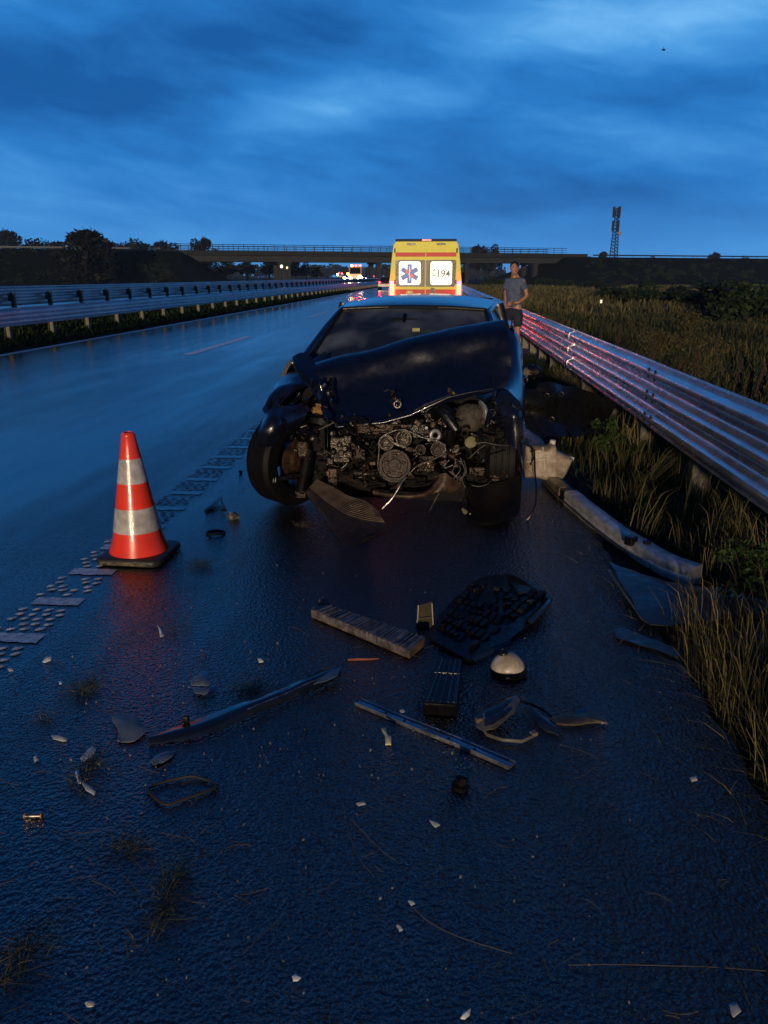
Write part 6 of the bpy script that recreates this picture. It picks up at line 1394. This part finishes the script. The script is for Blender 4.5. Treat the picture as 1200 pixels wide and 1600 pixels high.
for i in range(330):
    if i < 210: x, y = r_.gauss(330, 190), r_.gauss(1060, 150)
    else: x, y = r_.uniform(0, 1100), r_.uniform(700, 1590)
    if y < 700 or y > 1620: continue
    if y < 860 and 400 < x < 840: continue
    crumb(x, y, r_.uniform(.0012, .0038))
stuff(b.build('road_grit', mat('mixed_grit', (.20,.20,.20), .5, vs=3, col2=(.03,.028,.025))), 'fine crumbs and grit scattered over the wet road', 'grit')
b = MB(); bd0 = W(1037, 78, 70); b.blob(bd0, (.16,.07,.06), 8, 6); b.add([bd0+Vector((0,0,0)), bd0+Vector((-.1,0,.25)), bd0+Vector((.12,0,.02)), bd0+Vector((-.1,.01,.0)), bd0+Vector((-.28,.02,.1)), bd0+Vector((.14,.02,-.02))], [(0,1,2),(3,4,5)])
single(b, 'bird', M_BLK, 'small dark bird flying in the upper right sky', 'bird', bd0)

# ------------------------------------------------------------------ grass and weeds
M_DRY = tint_mat('dry_grass', [(0.020, 0.024, 0.009), (0.055, 0.054, 0.020), (0.12, 0.100, 0.038), (0.25, 0.20, 0.080)])
M_GRN = tint_mat('green_grass', [(0.005, 0.011, 0.004), (0.013, 0.025, 0.008), (0.030, 0.046, 0.014)])
M_MED = tint_mat('median_grass', [(0.007, 0.018, 0.004), (0.020, 0.046, 0.008), (0.042, 0.080, 0.015)])
def gzv(x, y): return np.array([gz(a, b_) for a, b_ in zip(x, y)])
def clumpmask(x, y, f, th): return np.array([mnoise.noise(Vector((a*f, b_*f*0.8, 5.5))) > th for a, b_ in zip(x, y)])
BEAM = np.array([[p.x, p.y] for p in PC])
def clear(x, y):
    d = np.min(np.hypot(x[:, None]-BEAM[None, :, 0], y[:, None]-BEAM[None, :, 1]), axis=1)
    k = (d > 0.12) | (rng.uniform(0, 1, len(x)) < 0.04)
    inp = (y > 3.05) & (y < 3.80) & (x < 1.82)
    inb = (y > 5.6) & (y < 6.6) & (x < 1.45)
    return k & (~inp | (rng.uniform(0, 1, len(x)) < 0.05)) & (~inb | (rng.uniform(0, 1, len(x)) < 0.2))
def scatter(n, x0, x1, y0, y1, pw=1.0):
    x = rng.uniform(x0, x1, n); y = y0+(y1-y0)*rng.uniform(0, 1, n)**pw; return x, y
# low green cover on the verge
x, y = scatter(52000, 1.0, 3.2, 0.9, 16, 1.6); k = (x > 1.02+0.07*np.sin(y*5)+0.05*np.sin(y*13.1)) & clear(x, y); x, y = x[k], y[k]
h = rng.uniform(.05, .20, len(x))*(0.4+0.6*np.clip((x-1.0)/0.35, 0, 1)); stuff(blades('verge_grass', M_GRN, np.stack([x, y, gzv(x, y)], 1), h, rng.uniform(.003, .007, len(x))*(1+y*0.12), rng.normal(0, .05, (len(x), 2))+np.array([-.01, -.01]), rng.uniform(0, 1, len(x))**1.6), 'low dark green grass covering the verge under the right guardrail', 'grass')
# tall dry stalks in clumps
cx = np.concatenate([rng.uniform(1.10, 1.75, 95), rng.uniform(1.7, 3.0, 70)]); cy = np.concatenate([1.5+9*rng.uniform(0, 1, 95)**1.1, 2+12*rng.uniform(0, 1, 70)])
idx = rng.integers(0, len(cx), 5600); x = cx[idx]+rng.normal(0, .06, 5600); y = cy[idx]+rng.normal(0, .08, 5600); k = (x > 1.03) & clear(x, y); x, y, idx = x[k], y[k], idx[k]
hc_ = rng.uniform(.20, .50, len(cx)); h = hc_[idx]*rng.uniform(.5, 1.1, len(x)); ln = rng.normal(0, .10, (len(cx), 2))[idx]+rng.normal(0, .06, (len(x), 2)); ln *= (h/.4)[:, None]
stuff(blades('dry_verge_stalks', M_DRY, np.stack([x, y, gzv(x, y)], 1), h, rng.uniform(.0022, .005, len(x))*(1+y*0.08), ln, np.clip(rng.uniform(0, 1, len(x))*0.5+rng.uniform(0, .5, len(cx))[idx], 0, 1)), 'dry straw-coloured grass stalks standing in clumps on the verge', 'dry grass')
# bright leaning tufts in the right foreground
x, y = scatter(2300, 1.02, 1.62, 1.75, 3.3); w_ = (rng.uniform(0, 1, len(x)) < np.exp(-((x-1.15-.08*np.sin(y*4))/.20)**2)) & ((y < 3.0) | (rng.uniform(0, 1, len(x)) < .35)); x, y = x[w_], y[w_]
h = rng.uniform(.15, .42, len(x)); ln = np.stack([rng.normal(-.07, .07, len(x)), rng.normal(-.02, .06, len(x))], 1)
stuff(blades('foreground_dry_grass', M_DRY, np.stack([x, y, gzv(x, y)-.01], 1), h, rng.uniform(.0018, .0042, len(x)), ln, rng.uniform(.2, 1, len(x))), 'bright yellow-brown grass leaning over the asphalt edge in the right foreground', 'dry grass')
# flattened stalks spilling on the asphalt
n = 620; x = 1.12-np.abs(rng.normal(0, .16, n)); y = rng.uniform(1.3, 4.6, n); stuff(blades('trampled_stalks', M_DRY, np.stack([x, y, np.full(n, .004)], 1), rng.uniform(.005, .05, n), rng.uniform(.002, .004, n), np.stack([rng.normal(-.08, .08, n), rng.normal(0, .08, n)], 1), rng.uniform(.1, .8, n)), 'flattened stalks lying over the edge of the asphalt', 'dry grass')
# the field: tall dry and green growth
N_ = 62000; y = 3+45*rng.uniform(0, 1, N_)**1.45; x = 2.3+(1.5+y*0.62)*rng.uniform(0, 1, N_); k = rng.uniform(0, 1, N_) < 0.35+0.65*clumpmask(x, y, .45, -.08); x, y = x[k], y[k]
h = rng.uniform(.25, .65, len(x))*(0.75+0.25*np.sin(x*0.9+y*0.4)); t_ = np.clip(rng.uniform(0, .6, len(x))+0.35*np.sin(x*0.5+1)*np.cos(y*.23), 0, 1)
stuff(blades('field_tall_grass', M_DRY, np.stack([x, y, gzv(x, y)-.02], 1), h, .004+.0011*y*rng.uniform(.6, 1.3, len(x)), rng.normal(0, .09, (len(x), 2)), t_*.85), 'tall tan grass in the field behind the right guardrail', 'field grass')
N_ = 26000; y = 4+50*rng.uniform(0, 1, N_)**1.3; x = 3+(1.0+y*0.7)*rng.uniform(0, 1, N_)
stuff(blades('field_green_growth', M_GRN, np.stack([x, y, gzv(x, y)-.02], 1), rng.uniform(.15, .5, N_), .006+.0014*y*rng.uniform(.6, 1.3, N_), rng.normal(0, .10, (N_, 2)), rng.uniform(0, 1, N_)), 'dark green undergrowth mixed into the field behind the guardrail', 'undergrowth')
N_ = 26000; y = 40+120*rng.uniform(0, 1, N_)**1.2; x = 2.6+(y*0.55)*rng.uniform(0, 1, N_)
stuff(blades('far_field_grass', M_DRY, np.stack([x, y, gzv(x, y)-.02], 1), rng.uniform(.3, .8, N_), .02+.0016*y*rng.uniform(.6, 1.3, N_), rng.normal(0, .12, (N_, 2)), rng.uniform(.1, .7, N_)), 'distant tan grass of the field towards the embankment', 'field grass')
# median grass left
N_ = 34000; y = 7+75*rng.uniform(0, 1, N_)**1.8; x = rng.uniform(-10.3, -8.97, N_)+.05*np.sin(y*3); h = rng.uniform(.05, .20, N_)
stuff(blades('median_grass', M_MED, np.stack([x, y, gzv(x, y)], 1), h, .006+.0016*y*rng.uniform(.5, 1.2, N_), rng.normal(0, .06, (N_, 2)), rng.uniform(0, 1, N_)), 'green grass along the road edge under the left guardrail', 'grass')
# dark seed-headed docks beyond the rail
def dock(px, yb, ht, Y, label, m=None):
    Y = 2.35*1257/(px-690)
    p = W(px, yb, Y); p.z = gz(p.x, Y); t = thing('dock_plant', label, 'weed', p, 'seed-headed weeds behind the right guardrail')
    top = W(px, ht, Y).z; H = top-p.z; r_ = random.Random(px); b = MB(); b.tube([p, p+Vector((.02, 0, H*.6)), Vector((p.x+.03, Y, top))], [.008, .006, .003], 5); b.build('stem', M_BARK, t)
    b = MB()
    for i in range(60):
        f = .74+.26*r_.random(); a = r_.uniform(0, 6.28); rr_ = (.022*(1.08-f)/.30+.004); b.blob(p+Vector((.03*f+math.cos(a)*rr_, math.sin(a)*rr_, H*f)), (.009, .009, .016), 5, 4)
    b.build('seed_head', mat('seed_head', (0.035, 0.02, 0.012), .9), t)
for px, ht, Y, lab in ((955, 506, 5.6, 'tall dark seed-headed weed rising over the rail left of middle'), (927, 516, 6.3, 'shorter dark weed left of the tallest one over the rail'), (1008, 528, 5.2, 'thin dark weed over the rail between the tallest weed and the right group'),
                       (1142, 562, 4.1, 'first dark seed head of the right group over the rail'), (1160, 580, 4.3, 'second dark seed head of the right group over the rail'), (1178, 566, 4.2, 'third dark seed head of the right group over the rail'), (1196, 590, 4.1, 'dark seed head at the right edge of the photo'),
                       (1075, 545, 4.9, 'thin weed over the rail left of the right group'), (1052, 556, 4.7, 'short weed over the rail near its slotted joint')):
    dock(px, 640, ht, Y, lab)
# leafy weed by the black bumper cover
def weed(px, py, Y, rad, ht, label, m, n=900, size=.016):
    p = W(px, py, Y); p.z = gz(p.x, Y); t = thing('leafy_weed', label, 'weed', p, None, True); r_ = random.Random(int(px)); cl = [(Vector((r_.gauss(0, rad*.5), r_.gauss(0, rad*.35), ht*r_.uniform(.3, .95))), rad*r_.uniform(.22, .45)) for _ in range(16)]
    b = MB()
    for c, _ in cl: b.tube([(0,0,-.02), c*0.6+Vector((0,0,.02)), c], [.006,.004,.002], 4)
    inst(b.mesh('stems', M_BARK), 'stems', t, (0,0,0)); inst(leafmesh('leaves', cl, n, size, m, px), 'leaves', t, (0,0,0))
weed(956, 690, 6.5, .17, .42, 'bright green leafy weed beside the black bumper cover', M_MED, 1100, .014)
weed(1185, 830, 3.6, .16, .35, 'leafy weed around the near guardrail post at the right edge', M_MED, 700, .012)
M_GOLD = tint_mat('golden_leaves', [(0.028, 0.028, 0.010), (0.060, 0.052, 0.018), (0.090, 0.072, 0.026)])
weed(1050, 520, 11.5, .55, 1.25, 'pale golden bush in the tan field behind the guardrail', M_GOLD, 6000, .013)
M_LIT_TUFT = tint_mat('lit_orange_grass', [(0.25, 0.12, 0.015), (0.5, 0.25, 0.03)])  # orange lamplight on the grass is put into the blade colours
n = 90; p = W(768, 462, 27); x = rng.normal(p.x, .35, n); y = rng.normal(27, .3, n); o = blades('orange_lit_tuft', M_LIT_TUFT, np.stack([x, y, np.full(n, -.2)], 1), rng.uniform(.5, 1.05, n), rng.uniform(.02, .05, n), rng.normal(0, .22, (n, 2)), rng.uniform(0, 1, n)); tag(o, 'grass tuft coloured as if lit orange beside the ambulance, left of the man', 'grass tuft')
# grass clumps on the road
def clump(px, py, rx, ry, n, label, m=M_DRY, hi=.02, tmax=.35, ln=.09):
    c = G(px, py); k = 1/FPX*(c.y*.956+1.5*.29); n = int(n*0.95); x = rng.normal(c.x, rx*k*.8, n); y = rng.normal(c.y, ry*k*2.0, n)
    o = blades('grass_clump', m, np.stack([x, y, rng.uniform(.002, .012, n)], 1), rng.uniform(.004, hi, n), rng.uniform(.0014, .0032, n), rng.normal(0, ln*.7, (n, 2)), rng.uniform(.1, min(1, tmax+.35), n)); return tag(o, label, 'grass clump', 'torn grass clumps lying on the road')
clump(135, 1080, 11, 7, 260, 'torn yellowish grass clump below the road markings on the left', tmax=.75); clump(312, 885, 10, 6, 230, 'dark grass clump right of the cone base', tmax=.3)
clump(395, 1080, 16, 8, 240, 'dark grass clump behind the middle of the dark moulding', tmax=.25); clump(135, 1205, 9, 14, 200, 'yellow grass clump around the curved pale shard', tmax=.8)
clump(265, 1400, 12, 22, 300, 'long greenish grass clump lying in the lower left foreground', tmax=.35, ln=.10); clump(200, 1325, 28, 7, 150, 'loose greenish grass line above the long grass clump', tmax=.4)
clump(25, 1505, 22, 16, 260, 'grass clump at the bottom left edge', tmax=.45); clump(65, 1125, 14, 5, 70, 'small brown grass wisp left of the largest grey shard', tmax=.6); clump(475, 822, 9, 4, 110, 'brown tuft on the road under the splash shield', tmax=.5, ln=.05)
clump(270, 985, 25, 10, 90, 'sparse wisps on the road in the reflection of the cone', tmax=.25)
b = MB(); r_ = random.Random(12)
for i in range(150):
    x, y = r_.uniform(0, 1150), r_.uniform(930, 1590)
    if i < 60: x, y = r_.gauss(180, 120), r_.gauss(1300, 150)
    if y > 1610 or y < 870: continue
    a = r_.uniform(0, 3.14); l = r_.uniform(12, 60); c = r_.uniform(-.5, .5); pts = []
    for k in range(5): f = k/4-.5; pts.append(G(x+math.cos(a)*l*f, y+math.sin(a)*l*f*.6+c*l*(f*f-.25), .005))
    b.tube(pts, r_.uniform(.0006, .0012), 4)
stuff(b.build('scattered_straw', mat('wet_straw', (0.07, 0.058, 0.026), .6, var=.4)), 'thin straws strewn over the wet road', 'straw')
for pts, lab in (([(888,1508),(960,1507),(1040,1509),(1110,1511),(1196,1517)], 'longest single straw lying across the bottom right of the road'), ([(536,1256),(545,1300),(560,1340),(585,1370)], 'long thin straw curving down the lower middle of the road'),
                 ([(548,1280),(575,1308),(600,1332),(618,1344)], 'straw crossing right of the long curving one'), ([(645,1417),(670,1440),(720,1465),(800,1490)], 'long straw trailing right from the pale chip'), ([(0,1382),(25,1372),(45,1352),(60,1346)], 'forked straw at the left edge of the foreground'), ([(380,1490),(405,1465),(435,1438)], 'short straight straw in the lower left middle')):
    b = MB(); b.tube(curve3([G(x, y, .005) for x, y in pts]), .0009, 5); single(b, 'straw', mat('pale_straw', (0.085, 0.070, 0.032), .6), lab, 'straw', G(*pts[0]), 'single long straws on the road')
# small litter on the rail
